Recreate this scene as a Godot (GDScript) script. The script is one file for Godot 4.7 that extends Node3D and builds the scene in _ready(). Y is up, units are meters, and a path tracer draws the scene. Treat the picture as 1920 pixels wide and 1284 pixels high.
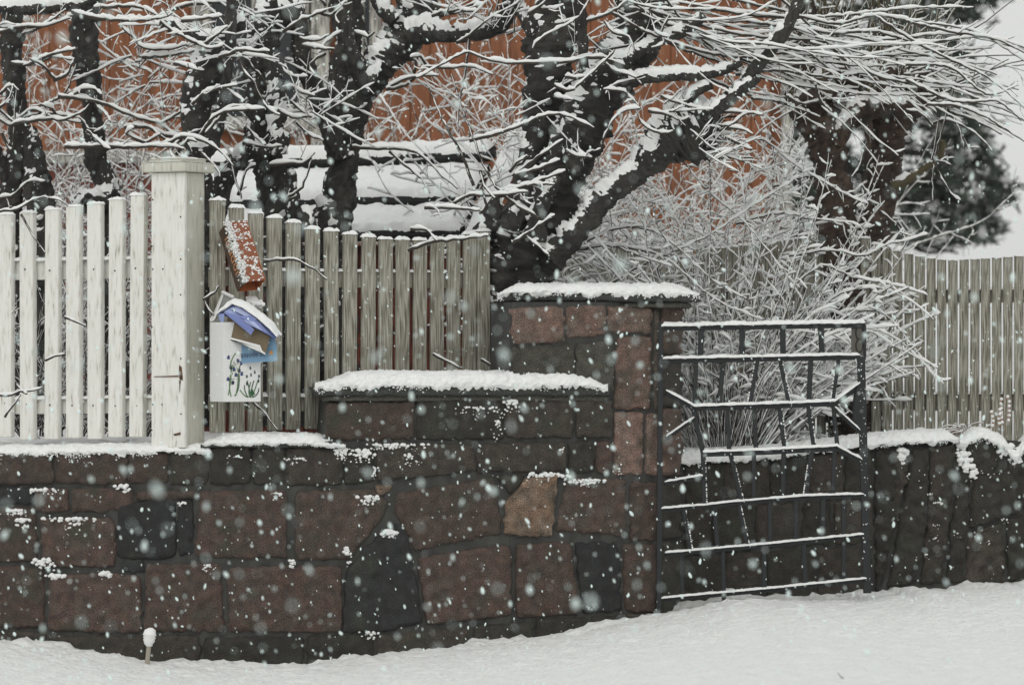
extends Node3D

const CAM_Y := 1.55
const CAM_Z := 20.0
const PX := 0.0026        # metres per photograph pixel at the plane of the wall (z = 0)
var rng := RandomNumberGenerator.new()
var n1 := FastNoiseLite.new()
var n2 := FastNoiseLite.new()
var M := {}
var taken := {}
var bark_dark := Color(0.036, 0.034, 0.032)
var bark_light := Color(0.105, 0.100, 0.088)
var grain_step := 0.02     # spacing of the lumps in the snow that lies along twigs


class Builder:
	var v := PackedVector3Array()
	var c := PackedColorArray()
	var t := PackedInt32Array()
	var uv := PackedVector2Array()
	var col := Color.WHITE
	func add(p: Vector3) -> int:
		v.push_back(p)
		c.push_back(col)
		return v.size() - 1
	func quad(a: int, b: int, d: int, e: int) -> void:      # clockwise seen from outside
		t.push_back(a); t.push_back(b); t.push_back(d)
		t.push_back(a); t.push_back(d); t.push_back(e)
	func tri(a: int, b: int, d: int) -> void:
		t.push_back(a); t.push_back(b); t.push_back(d)
	func out(ids: Array, centre: Vector3) -> void:          # a flat face turned away from centre
		var a: Vector3 = v[ids[0]]
		var nn := (v[ids[2]] - a).cross(v[ids[1]] - a)
		var mid := Vector3.ZERO
		for i in ids:
			mid += v[i]
		mid /= ids.size()
		var flip := nn.dot(mid - centre) < 0.0
		for k in range(1, ids.size() - 1):
			if flip:
				tri(ids[0], ids[k + 1], ids[k])
			else:
				tri(ids[0], ids[k], ids[k + 1])
	func mesh(origin: Vector3, mat: Material) -> ArrayMesh:
		var n := PackedVector3Array()
		n.resize(v.size())
		for k in range(0, t.size(), 3):
			var a := t[k]
			var b := t[k + 1]
			var d := t[k + 2]
			var f := (v[d] - v[a]).cross(v[b] - v[a])
			n[a] += f
			n[b] += f
			n[d] += f
		for k in v.size():
			n[k] = n[k].normalized() if n[k].length_squared() > 1e-20 else Vector3.UP
			v[k] -= origin
		var arr := []
		arr.resize(Mesh.ARRAY_MAX)
		arr[Mesh.ARRAY_VERTEX] = v
		arr[Mesh.ARRAY_NORMAL] = n
		arr[Mesh.ARRAY_COLOR] = c
		if uv.size() == v.size():
			arr[Mesh.ARRAY_TEX_UV] = uv
		arr[Mesh.ARRAY_INDEX] = t
		var m := ArrayMesh.new()
		m.add_surface_from_arrays(Mesh.PRIMITIVE_TRIANGLES, arr)
		m.surface_set_material(0, mat)
		return m


# ---------------------------------------------------------------- naming
func numbered(called: String) -> String:
	taken[called] = taken.get(called, -1) + 1
	return called if taken[called] == 0 else "%s_%03d" % [called, taken[called]]

func thing(called: String, label: String, category: String, at: Vector3, group := "") -> Node3D:
	var o := Node3D.new()
	o.name = numbered(called)
	add_child(o)
	o.position = at
	o.set_meta("label", label)
	o.set_meta("category", category)
	if group:
		o.set_meta("group", group)
	return o

func origin_of(o: Node) -> Vector3:
	var p := Vector3.ZERO
	while o != self and o != null:
		p += o.position
		o = o.get_parent()
	return p

func part(called: String, b: Builder, mat: Material, parent: Node, kind := "") -> MeshInstance3D:
	if b.t.size() == 0:
		return null
	var m := MeshInstance3D.new()
	m.mesh = b.mesh(origin_of(parent), mat)
	if parent == self:
		m.name = numbered(called)
	else:
		var k := 0
		m.name = called
		while parent.has_node(NodePath(m.name)):
			k += 1
			m.name = "%s_%03d" % [called, k]
	parent.add_child(m, true)
	if kind:
		m.set_meta("kind", kind)
	return m

# ---------------------------------------------------------------- places
func P(px: float, py: float, z: float) -> Vector3:
	var k := PX * (CAM_Z - z) / CAM_Z
	return Vector3((px - 960.0) * k, CAM_Y - (py - 642.0) * k, z)

func wall_z(px: float) -> float:
	if px < 450.0:
		return -0.32 * pow((450.0 - px) / 450.0, 1.4)
	return -0.45 * pow((px - 450.0) / 800.0, 1.5)

func right_z(px: float) -> float:
	return -0.75 - (px - 1280.0) / 640.0 * 0.6

func face(kind: int, px: float, py: float) -> Vector3:
	if kind == 0:
		return P(px, py, wall_z(px))
	if kind == 1:
		return P(px, py, -0.44 - (px - 1240.0) / 38.0 * 0.34)
	return P(px, py, right_z(px))

func face_normal(kind: int, px: float) -> Vector3:
	var d := face(kind, px + 1.0, 700.0) - face(kind, px - 1.0, 700.0)
	return Vector3(-d.z, 0, d.x).normalized()

func numbers(s: String) -> PackedVector2Array:
	var r := PackedVector2Array()
	for w in s.split(" ", false):
		var f := w.split_floats(",")
		r.push_back(Vector2(f[0], f[1]))
	return r

func rise(x: float) -> float:                               # the height of the snowy road along the foot of the wall
	var xs := [-30.0, -3.4, -2.5, -2.0, -1.75, -1.3, -0.85, -0.4, 0.1, 0.57, 0.8, 1.1, 1.35, 1.7, 2.2, 2.7, 6.0, 60.0]
	var ys := [0.1, 0.09, 0.077, 0.03, 0.0, -0.012, 0.0, 0.045, 0.10, 0.172, 0.215, 0.25, 0.265, 0.25, 0.285, 0.31, 0.5, 0.9]
	for i in xs.size() - 1:
		if x < xs[i + 1]:
			var f := clampf((x - xs[i]) / (xs[i + 1] - xs[i]), 0.0, 1.0)
			return lerpf(ys[i], ys[i + 1], f * f * (3.0 - 2.0 * f) * 0.6 + f * 0.4)
	return 0.9

# ---------------------------------------------------------------- shapes
func box(b: Builder, at: Vector3, size: Vector3, basis := Basis(), bevel := 0.003) -> void:
	var h := size * 0.5
	bevel = minf(bevel, minf(h.x, minf(h.y, h.z)) * 0.6)
	var s := b.v.size()
	for k in 8:
		var g := Vector3(1.0 if k & 1 else -1.0, 1.0 if k & 2 else -1.0, 1.0 if k & 4 else -1.0)
		for a in 3:
			var q := Vector3((h.x - bevel) * g.x, (h.y - bevel) * g.y, (h.z - bevel) * g.z)
			q[a] = h[a] * g[a]
			b.add(at + basis * q)
	for a in 3:
		var o1 := 1 << ((a + 1) % 3)
		var o2 := 1 << ((a + 2) % 3)
		for e in [0, 1 << a]:
			b.out([s + e * 3 + a, s + (e | o1) * 3 + a, s + (e | o1 | o2) * 3 + a, s + (e | o2) * 3 + a], at)
		var a2 := (a + 1) % 3
		for m in 4:                                        # edges running along axis (a + 2) % 3
			var k0: int = (1 << a if m & 1 else 0) | (1 << a2 if m & 2 else 0)
			var k1 := k0 | o2
			b.out([s + k0 * 3 + a, s + k0 * 3 + a2, s + k1 * 3 + a2, s + k1 * 3 + a], at)
	for k in 8:
		b.out([s + k * 3, s + k * 3 + 1, s + k * 3 + 2], at)

func bar(b: Builder, p: Vector3, q: Vector3, w: float, d: float, front := Vector3(0, 0, 1), bevel := 0.002) -> void:
	var y := (q - p).normalized()
	var x := y.cross(front).normalized()
	var z := x.cross(y)
	box(b, (p + q) * 0.5, Vector3(w, (q - p).length(), d), Basis(x, y, z), bevel)

func tube(b: Builder, pts: PackedVector3Array, rad: PackedFloat32Array, sides: int) -> void:
	var n := pts.size()
	if n < 2:
		return
	var d := (pts[1] - pts[0]).normalized()
	var u := d.cross(Vector3(0.31, 0.17, 0.93)).normalized()
	var first := b.v.size()
	for i in n:
		if i > 0:
			d = (pts[mini(i + 1, n - 1)] - pts[i - 1]).normalized()
		u = (u - d * u.dot(d)).normalized()
		var w := d.cross(u)
		for k in sides:
			var a := TAU * k / sides
			b.add(pts[i] + (u * cos(a) + w * sin(a)) * rad[i])
	for i in n - 1:
		for k in sides:
			var a := first + i * sides + k
			var e := first + i * sides + (k + 1) % sides
			b.quad(a, a + sides, e + sides, e)
	var c0 := b.add(pts[0])
	var c1 := b.add(pts[n - 1])
	var last := first + (n - 1) * sides
	for k in sides:
		b.tri(c0, first + k, first + (k + 1) % sides)
		b.tri(c1, last + (k + 1) % sides, last + k)

func blob(b: Builder, at: Vector3, r: float, flat := 0.75) -> void:
	var pts := PackedVector3Array()
	var rad := PackedFloat32Array()
	for i in 5:
		var a := -PI / 2 + PI * (i + 0.35) / 4.7
		pts.push_back(at + Vector3(rng.randf_range(-0.1, 0.1) * r, sin(a) * r * flat, rng.randf_range(-0.1, 0.1) * r))
		rad.push_back(maxf(cos(a), 0.15) * r * rng.randf_range(0.82, 1.15))
	tube(b, pts, rad, 6)

func curve(p: PackedVector3Array, r: PackedFloat32Array, step: float) -> Array:    # a smooth path through the points, with its radii
	var op := PackedVector3Array()
	var orr := PackedFloat32Array()
	for i in p.size() - 1:
		var a := p[maxi(i - 1, 0)]
		var e := p[mini(i + 2, p.size() - 1)]
		var k := maxi(2, int(p[i].distance_to(p[i + 1]) / step))
		for j in k:
			var f := float(j) / k
			op.push_back(p[i].cubic_interpolate(p[i + 1], a, e, f))
			orr.push_back(lerpf(r[i], r[i + 1], f * f * (3 - 2 * f)))
	op.push_back(p[p.size() - 1])
	orr.push_back(r[r.size() - 1])
	return [op, orr]

func snow_over(b: Builder, front: PackedVector3Array, back: PackedVector3Array, high: float, droop: float, taper := 0.06) -> void:
	# a bank of snow lying along a ledge: front and back edges from left to right
	var cuts := [[0.0, -1.0], [0.0, -0.6], [0.0, -0.2], [0.0, 0.2], [0.03, 0.5], [0.08, 0.75], [0.17, 0.9], [0.3, 0.98], [0.5, 1.0], [0.75, 0.93], [0.93, 0.55], [1.0, -0.05]]
	var more := []
	for i in cuts.size() - 1:
		var k := 4 if i < 3 else (3 if i < 6 else 2)
		for j in k:
			more.push_back([lerpf(cuts[i][0], cuts[i + 1][0], float(j) / k), lerpf(cuts[i][1], cuts[i + 1][1], float(j) / k), i + float(j) / k])
	more.push_back([cuts[11][0], cuts[11][1], 11.0])
	var outs := [0.006, 0.013, 0.018, 0.02, 0.018, 0.012, 0.006, 0.0, 0.0, 0.0, 0.0, 0.0, 0.0]
	cuts = more
	var n := front.size()
	var total := 0.0
	for i in n - 1:
		total += front[i].distance_to(front[i + 1])
	var s := b.v.size()
	var run := 0.0
	for i in n:
		if i > 0:
			run += front[i].distance_to(front[i - 1])
		var e := smoothstep(-0.01, taper, minf(run, total - run))
		var d := (back[i] - front[i])
		var dn := d.normalized()
		var hang := droop * maxf(0.1, 0.55 + 1.1 * n1.get_noise_3dv(front[i] * 9.0) + 0.7 * n1.get_noise_3dv(front[i] * 34.0))
		for j in cuts.size():
			var f: float = cuts[j][0]
			var g: float = cuts[j][1]
			var p := front[i] + d * f
			p.y += high * (0.25 + 0.75 * e) * g if g > 0.0 else hang * g
			var j2: float = cuts[j][2]
			p -= dn * lerpf(outs[int(j2)], outs[int(j2) + 1], j2 - int(j2))
			var w := n1.get_noise_3dv(p * 7.0) * 0.006 + n1.get_noise_3dv(p * 20.0) * 0.009 + n1.get_noise_3dv(p * 50.0) * 0.005 + n1.get_noise_3dv(p * 110.0) * 0.003
			w *= minf(1.0, high / 0.03)
			if j2 < 10.9:
				p.y += w * (0.5 if j2 < 4 else 1.0)
				p -= dn * w * (1.3 if j2 < 6 else 0.3)
			b.add(p)
	var m := cuts.size()
	for i in n - 1:
		for j in m - 1:
			var a := s + i * m + j
			b.quad(a, a + 1, a + m + 1, a + m)
	for side in [0, n - 1]:
		var ids := []
		for j in m:
			ids.push_back(s + side * m + j)
		b.out(ids, (front[n / 2] + back[n / 2]) * 0.5)

func snow_on(b: Builder, px0: float, px1: float, py: Callable, zf: Callable, deep: float, high: float, droop: float, taper := 0.06, step := 2.4) -> void:
	var f := PackedVector3Array()
	var k := PackedVector3Array()
	var n := int((px1 - px0) / step) + 1
	for i in n + 1:
		var px := lerpf(px0, px1, float(i) / n)
		var z: float = zf.call(px)
		var y: float = py.call(px)
		f.push_back(P(px, y, z))
		k.push_back(P(px, y, z) + Vector3(0, 0, -deep))
	snow_over(b, f, k, high, droop, taper)
	for i in f.size():                                      # crumbs sticking to the edge below
		for j in 3:
			var g := pow(rng.randf(), 1.8)
			if n1.get_noise_3dv(f[i] * 12.0) + 0.5 * n1.get_noise_3dv(f[i] * 40.0) + 0.25 < g:
				continue
			blob(b, f[i] + Vector3(rng.randf_range(-0.005, 0.005), -droop * (0.3 + 1.7 * g), 0.010 - 0.012 * g), rng.randf_range(0.002, 0.006) * (1.0 - 0.5 * g), 0.8)

func stone(kind: int, outline: PackedVector2Array, tint: Color, proud: float, rough := 1.0) -> Builder:
	# a stone laid in the wall: its outline in the wall's face, with edges rounded into the joint and an uneven face
	var b := Builder.new()
	var mid := Vector2.ZERO
	for p in outline:
		mid += p
	mid /= outline.size()
	var rim := PackedVector2Array()
	for i in outline.size():
		var p := outline[i]
		var q := outline[(i + 1) % outline.size()]
		var l := outline[(i + outline.size() - 1) % outline.size()]
		rim.push_back(p + (q - p).normalized() * minf(5.0, p.distance_to(q) * 0.3) * 0.35 + (l - p).normalized() * minf(5.0, p.distance_to(l) * 0.3) * 0.35)
		var k := maxi(2, int(p.distance_to(q) / 7.0))
		for j in range(1, k):
			var w := p.lerp(q, float(j) / k)
			w += (q - p).orthogonal().normalized() * 3.6 * n1.get_noise_2d(w.x * 0.1 + kind * 91.0, w.y * 0.1)
			rim.push_back(w)
	for i in rim.size():
		rim[i] += (rim[i] - mid).normalized() * (2.6 + 2.4 * n1.get_noise_2d(rim[i].x * 0.05, rim[i].y * 0.05 + 70.0))
	var n := rim.size()
	var area := 0.0
	for i in n:
		area += rim[i].cross(rim[(i + 1) % n])
	var sign := 1.0 if area > 0 else -1.0
	var flat := PackedVector2Array()
	var offs := PackedFloat32Array()
	var rings := [[0.0, -0.02], [0.7, -0.004], [2.0, 0.005], [4.2, 0.010], [7.5, 0.013]]
	for ring in rings:
		for i in n:
			var along := (rim[(i + 1) % n] - rim[(i + n - 1) % n]).normalized()
			var w := rim[i] + Vector2(-along.y, along.x) * sign * float(ring[0])
			flat.push_back(w)
			offs.push_back(ring[1])
	var inner := flat.slice((rings.size() - 1) * n)
	var pool := inner.duplicate()
	var lo := inner[0]
	var hi := inner[0]
	for p in inner:
		lo = lo.min(p)
		hi = hi.max(p)
	var gy := lo.y + 4.0
	while gy < hi.y:
		var gx := lo.x + 4.0
		while gx < hi.x:
			var g := Vector2(gx + 2.0 * sin(gy * 3.1), gy + 2.0 * sin(gx * 2.3))
			if Geometry2D.is_point_in_polygon(g, inner):
				pool.push_back(g)
				flat.push_back(g)
				offs.push_back(0.015)
			gx += 7.0
		gy += 7.0
	for i in flat.size():
		var w := flat[i]
		var off := offs[i] + proud + rough * (0.010 * n1.get_noise_2d(w.x * 0.035, w.y * 0.035) + 0.006 * n1.get_noise_2d(w.x * 0.11 + 50.0, w.y * 0.11) + 0.003 * n1.get_noise_2d(w.x * 0.3, w.y * 0.3)) * (1.0 if i >= n else 0.3)
		var moss := clampf(n2.get_noise_2d(w.x * 0.55, w.y * 0.55) * 1.6 - 0.25, 0.0, 0.75)
		var wear := 1.0 + 0.5 * n1.get_noise_2d(w.x * 0.044 + 400.0, w.y * 0.044) + 0.2 * n1.get_noise_2d(w.x * 0.15 + 90.0, w.y * 0.15)
		var dull := clampf(0.5 + 1.1 * n1.get_noise_2d(w.x * 0.021 + 700.0, w.y * 0.021) + 0.6 * n1.get_noise_2d(w.x * 0.09, w.y * 0.09 + 300.0), 0.0, 1.0)
		b.col = (tint * wear).lerp(Color(0.115, 0.105, 0.088) * (tint.r / 0.15) * wear, dull * 0.5).lerp(Color(0.075, 0.08, 0.055), moss)
		b.add(face(kind, w.x, w.y) + face_normal(kind, w.x) * off)
	for r in rings.size() - 1:
		for i in n:
			var a := r * n + i
			var e := r * n + (i + 1) % n
			if area > 0:
				b.quad(a, e, e + n, a + n)
			else:
				b.quad(e, a, a + n, e + n)
	var tris := Geometry2D.triangulate_delaunay(pool)
	var first := (rings.size() - 1) * n
	for k in range(0, tris.size(), 3):
		var p0 := pool[tris[k]]
		var p1 := pool[tris[k + 1]]
		var p2 := pool[tris[k + 2]]
		if not Geometry2D.is_point_in_polygon((p0 + p1 + p2) / 3.0, inner):
			continue
		if (p1 - p0).cross(p2 - p0) > 0:
			b.tri(first + tris[k], first + tris[k + 1], first + tris[k + 2])
		else:
			b.tri(first + tris[k], first + tris[k + 2], first + tris[k + 1])
	return b

func clumps(b: Builder, kind: int, px: float, py: float, wide: float, tall: float, count: int, big: float) -> void:
	# snow caught on the face of the wall: a crumbly line along an edge, thinning out below it
	for i in count * 4:
		var x := px + rng.randfn(0.0, wide * 0.42)
		var f := pow(rng.randf(), 2.2)
		if n1.get_noise_2d(x * 0.09, py * 0.09 + f * 2.0) < -0.12:
			continue
		var y := py + f * tall * 1.6 - big * 0.2 * (1.0 - f)
		blob(b, face(kind, x, y) + face_normal(kind, x) * rng.randf_range(0.010, 0.022), big * PX * rng.randf_range(0.22, 0.75) * (1.0 - 0.55 * f), 0.7)

# ---------------------------------------------------------------- branches
func twig(w: Builder, s: Builder, pts: PackedVector3Array, r0: float, r1: float, snow: float, sides := 4) -> void:
	var n := pts.size()
	var rw := PackedFloat32Array()
	for i in n:
		rw.push_back(lerpf(r0, r1, float(i) / (n - 1)))
	tube(w, pts, rw, sides)
	if snow <= 0.0:
		return
	var sp := PackedVector3Array()
	var sr := PackedFloat32Array()
	var last := 1.0
	for i in n - 1:
		var d := (pts[i + 1] - pts[i]).normalized()
		var flat := sqrt(maxf(0.0, 1.0 - d.y * d.y))
		var m := maxi(1, int(pts[i].distance_to(pts[i + 1]) / grain_step + 0.5))
		var side := Vector3(-0.5, 0.2, 0.75) * (1.0 - flat)
		for j in m + (1 if i == n - 2 else 0):
			last = lerpf(last, rng.randf_range(0.3, 1.6), 0.8)
			var r := rw[i]
			var th := snow * (0.14 + 0.86 * flat * flat) * last
			if i == 0 and j == 0 or j == m:
				th *= 0.5
			sr.push_back(th)
			sp.push_back(pts[i].lerp(pts[i + 1], float(j) / m) + Vector3(0, r * 0.85 + th * 0.6, 0) * flat + side * (r + th * 0.1) + Vector3(rng.randf_range(-0.15, 0.15) * th, 0, 0.001))
	tube(s, sp, sr, 5)

func wander(p: Vector3, d: Vector3, long: float, step: float, bend: Vector3, shake: float) -> PackedVector3Array:
	var pts := PackedVector3Array([p])
	var n := maxi(2, int(long / step))
	d = d.normalized()
	for i in n:
		d = (d + bend * step + Vector3(rng.randfn(0, shake), rng.randfn(0, shake), rng.randfn(0, shake * 0.7))).normalized()
		p += d * step
		pts.push_back(p)
	return pts

func sprout(w: Builder, s: Builder, pts: PackedVector3Array, every: float, long: float, r: float, snow: float, spread := 0.9, again := 0.0, step := 0.03) -> void:
	# side twigs along a branch
	var run := rng.randf() * every
	var n := pts.size()
	for i in range(1, n - 1):
		run += pts[i].distance_to(pts[i - 1])
		if run < every:
			continue
		run -= every * rng.randf_range(0.7, 1.3)
		var d := (pts[i + 1] - pts[i - 1]).normalized()
		var side := d.cross(Vector3(rng.randfn(), rng.randfn(), rng.randfn())).normalized()
		side.z *= 0.6
		var l := long * rng.randf_range(0.35, 1.2) * (1.0 - 0.5 * i / n)
		var q := wander(pts[i], d * rng.randf_range(0.3, 0.9) + side * spread, l, step, Vector3(0, 0.6, 0), 0.2)
		twig(w, s, q, r, r * 0.5, snow)
		if again > 0.0:
			sprout(w, s, q, again, long * 0.4, r * 0.7, snow * 0.85, spread, 0.0, step)

func limb(bark: Builder, snow: Builder, text: String, z0: float, z1: float, much := 1.0, knobs := 0.2) -> Array:
	# a trunk or limb through "x,y,radius" points; snow lies where its bark faces up and sticks here and there
	var p := PackedVector3Array()
	var r := PackedFloat32Array()
	var words := text.split(" ", false)
	for i in words.size():
		var f := words[i].split_floats(",")
		var z := lerpf(z0, z1, float(i) / (words.size() - 1))
		p.push_back(P(f[0], f[1], z))
		r.push_back(f[2] * PX * (CAM_Z - z) / CAM_Z)
	var got := curve(p, r, 0.011)
	var pts: PackedVector3Array = got[0]
	var rad: PackedFloat32Array = got[1]
	var sides := 26
	var n := pts.size()
	var d := (pts[1] - pts[0]).normalized()
	var u := d.cross(Vector3(0, 0, 1)).normalized()
	var fb := bark.v.size()
	var fs := snow.v.size()
	var thick := PackedFloat32Array()
	for i in n:
		if i > 0:
			d = (pts[mini(i + 1, n - 1)] - pts[i - 1]).normalized()
		u = (u - d * u.dot(d)).normalized()
		var w := d.cross(u)
		for k in sides:
			var a := TAU * k / sides
			var dir := u * cos(a) + w * sin(a)
			var q := pts[i] + dir * rad[i]
			var e := 1.0 + knobs * n1.get_noise_3dv(q * 7.0) * 1.5 + 0.12 * n1.get_noise_3dv(q * 18.0) + 0.2 * n1.get_noise_3dv(Vector3(q.x * 34, q.y * 10, q.z * 34)) + 0.12 * n1.get_noise_3dv(q * 75.0)
			q = pts[i] + dir * rad[i] * e
			bark.col = bark_dark.lerp(bark_light, clampf(0.25 + 0.75 * n1.get_noise_3dv(Vector3(q.x * 45, q.y * 9, q.z * 45) + Vector3(0, 5, 0)) + 0.55 * n1.get_noise_3dv(q * 5.0 + Vector3(31, 0, 0)), 0.0, 1.0))
			bark.add(q)
			var lie := dir.y + 0.18 * dir.z - 0.12 * dir.x + 0.6 * n1.get_noise_3dv(q * 8.0 + Vector3(7, 3, 5)) + 0.5 * n1.get_noise_3dv(q * 26.0) + 0.2 * n1.get_noise_3dv(q * 70.0)
			var s := smoothstep(0.68 - 0.2 * much, 1.15, lie) * (1.0 if much > 0.0 else 0.0)
			s = s * minf(0.034, rad[i] * 0.7 + 0.006)
			s += (0.006 * n1.get_noise_3dv(q * 70.0) + 0.004 * n1.get_noise_3dv(q * 150.0)) * (1.0 if s > 0.0 else 0.0)
			thick.push_back(s)
			snow.add(q + dir * (s - 0.004) * 0.65 + Vector3(0, (s - 0.004) * 0.45, 0))
	for i in n - 1:
		for k in sides:
			var k2 := (k + 1) % sides
			var a := fb + i * sides + k
			var e := fb + i * sides + k2
			bark.quad(a, a + sides, e + sides, e)
			var j := i * sides
			if maxf(maxf(thick[j + k], thick[j + k2]), maxf(thick[j + sides + k], thick[j + sides + k2])) > 0.004:
				a = fs + j + k
				e = fs + j + k2
				snow.quad(a, a + sides, e + sides, e)
	if much > 0.0:                                          # powder caught in the bark
		for k in int(n * 1.1):
			var i := rng.randi_range(1, n - 2)
			var a := rng.randf() * TAU
			var at := bark.v[fb + i * sides + int(a / TAU * sides)]
			var dir := (at - pts[i]).normalized()
			if dir.z > -0.2 and n1.get_noise_3dv(at * 9.0) + 0.5 * dir.y > -0.05:
				blob(snow, at, rng.randf_range(0.0012, 0.0048), 0.8)
	for end in [0, n - 1]:
		var ids := []
		for k in sides:
			ids.push_back(fb + end * sides + k)
		bark.out(ids, pts[clampi(end, 3, n - 4)])
	return got

func line(text: String, z0: float, z1: float, step := 0.025) -> PackedVector3Array:
	var p := PackedVector3Array()
	var r := PackedFloat32Array()
	var v := numbers(text)
	for i in v.size():
		p.push_back(P(v[i].x, v[i].y, lerpf(z0, z1, float(i) / (v.size() - 1))))
		r.push_back(1.0)
	var q: PackedVector3Array = curve(p, r, step)[0]
	for i in range(1, q.size() - 1):
		q[i] += Vector3(n1.get_noise_1d(i * 9.0 + v[0].x), n1.get_noise_1d(i * 9.0 + 500.0 + v[0].y), 0) * 0.007
	return q

func branch(tree: Node3D, text: String, z0: float, z1: float, r0: float, r1: float, snow: float, tw: Builder = null, ts: Builder = null, every := 0.16) -> PackedVector3Array:
	var w := Builder.new()
	var s := Builder.new()
	var q := line(text, z0, z1)
	twig(w, s, q, r0 * PX * 0.85, r1 * PX * 0.8, snow * PX * 0.8, 7)
	var o := part("branch", w, M.twig, tree)
	part("snow", s, M.snow, o)
	if tw:
		sprout(tw, ts, q, every * 1.7, 0.16, 0.0034, 0.0056, 0.9, 0.09)
	return q

# ---------------------------------------------------------------- materials
func noise_picture(size: int, frequency: float, kind: int, seed_: int, colours: Array, at: Array, octaves := 4, normal := false) -> NoiseTexture2D:
	var f := FastNoiseLite.new()
	f.noise_type = kind
	f.frequency = frequency
	f.seed = seed_
	f.fractal_octaves = octaves
	var t := NoiseTexture2D.new()
	t.width = size
	t.height = size
	t.seamless = true
	t.noise = f
	t.as_normal_map = normal
	if colours:
		var g := Gradient.new()
		g.offsets = PackedFloat32Array(at)
		var cs := PackedColorArray()
		for c in colours:
			cs.push_back(c)
		g.colors = cs
		t.color_ramp = g
	return t

func grey(x: float) -> Color:
	return Color(x, x, x)

func lin(r: float, g: float, b: float) -> Color:
	return Color(r, g, b).linear_to_srgb()

func mat(colour: Color, rough: float, scale := Vector3.ZERO, tex: Texture2D = null, relief: Texture2D = null, cm := 0.0, vertex := false) -> StandardMaterial3D:
	var m := StandardMaterial3D.new()
	m.albedo_color = colour
	m.roughness = rough
	m.vertex_color_use_as_albedo = vertex
	if scale != Vector3.ZERO:
		m.uv1_triplanar = true
		m.uv1_world_triplanar = true
		m.uv1_scale = scale
	m.albedo_texture = tex
	if relief:
		m.heightmap_enabled = true
		m.heightmap_texture = relief
		m.heightmap_scale = cm
	return m

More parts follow.
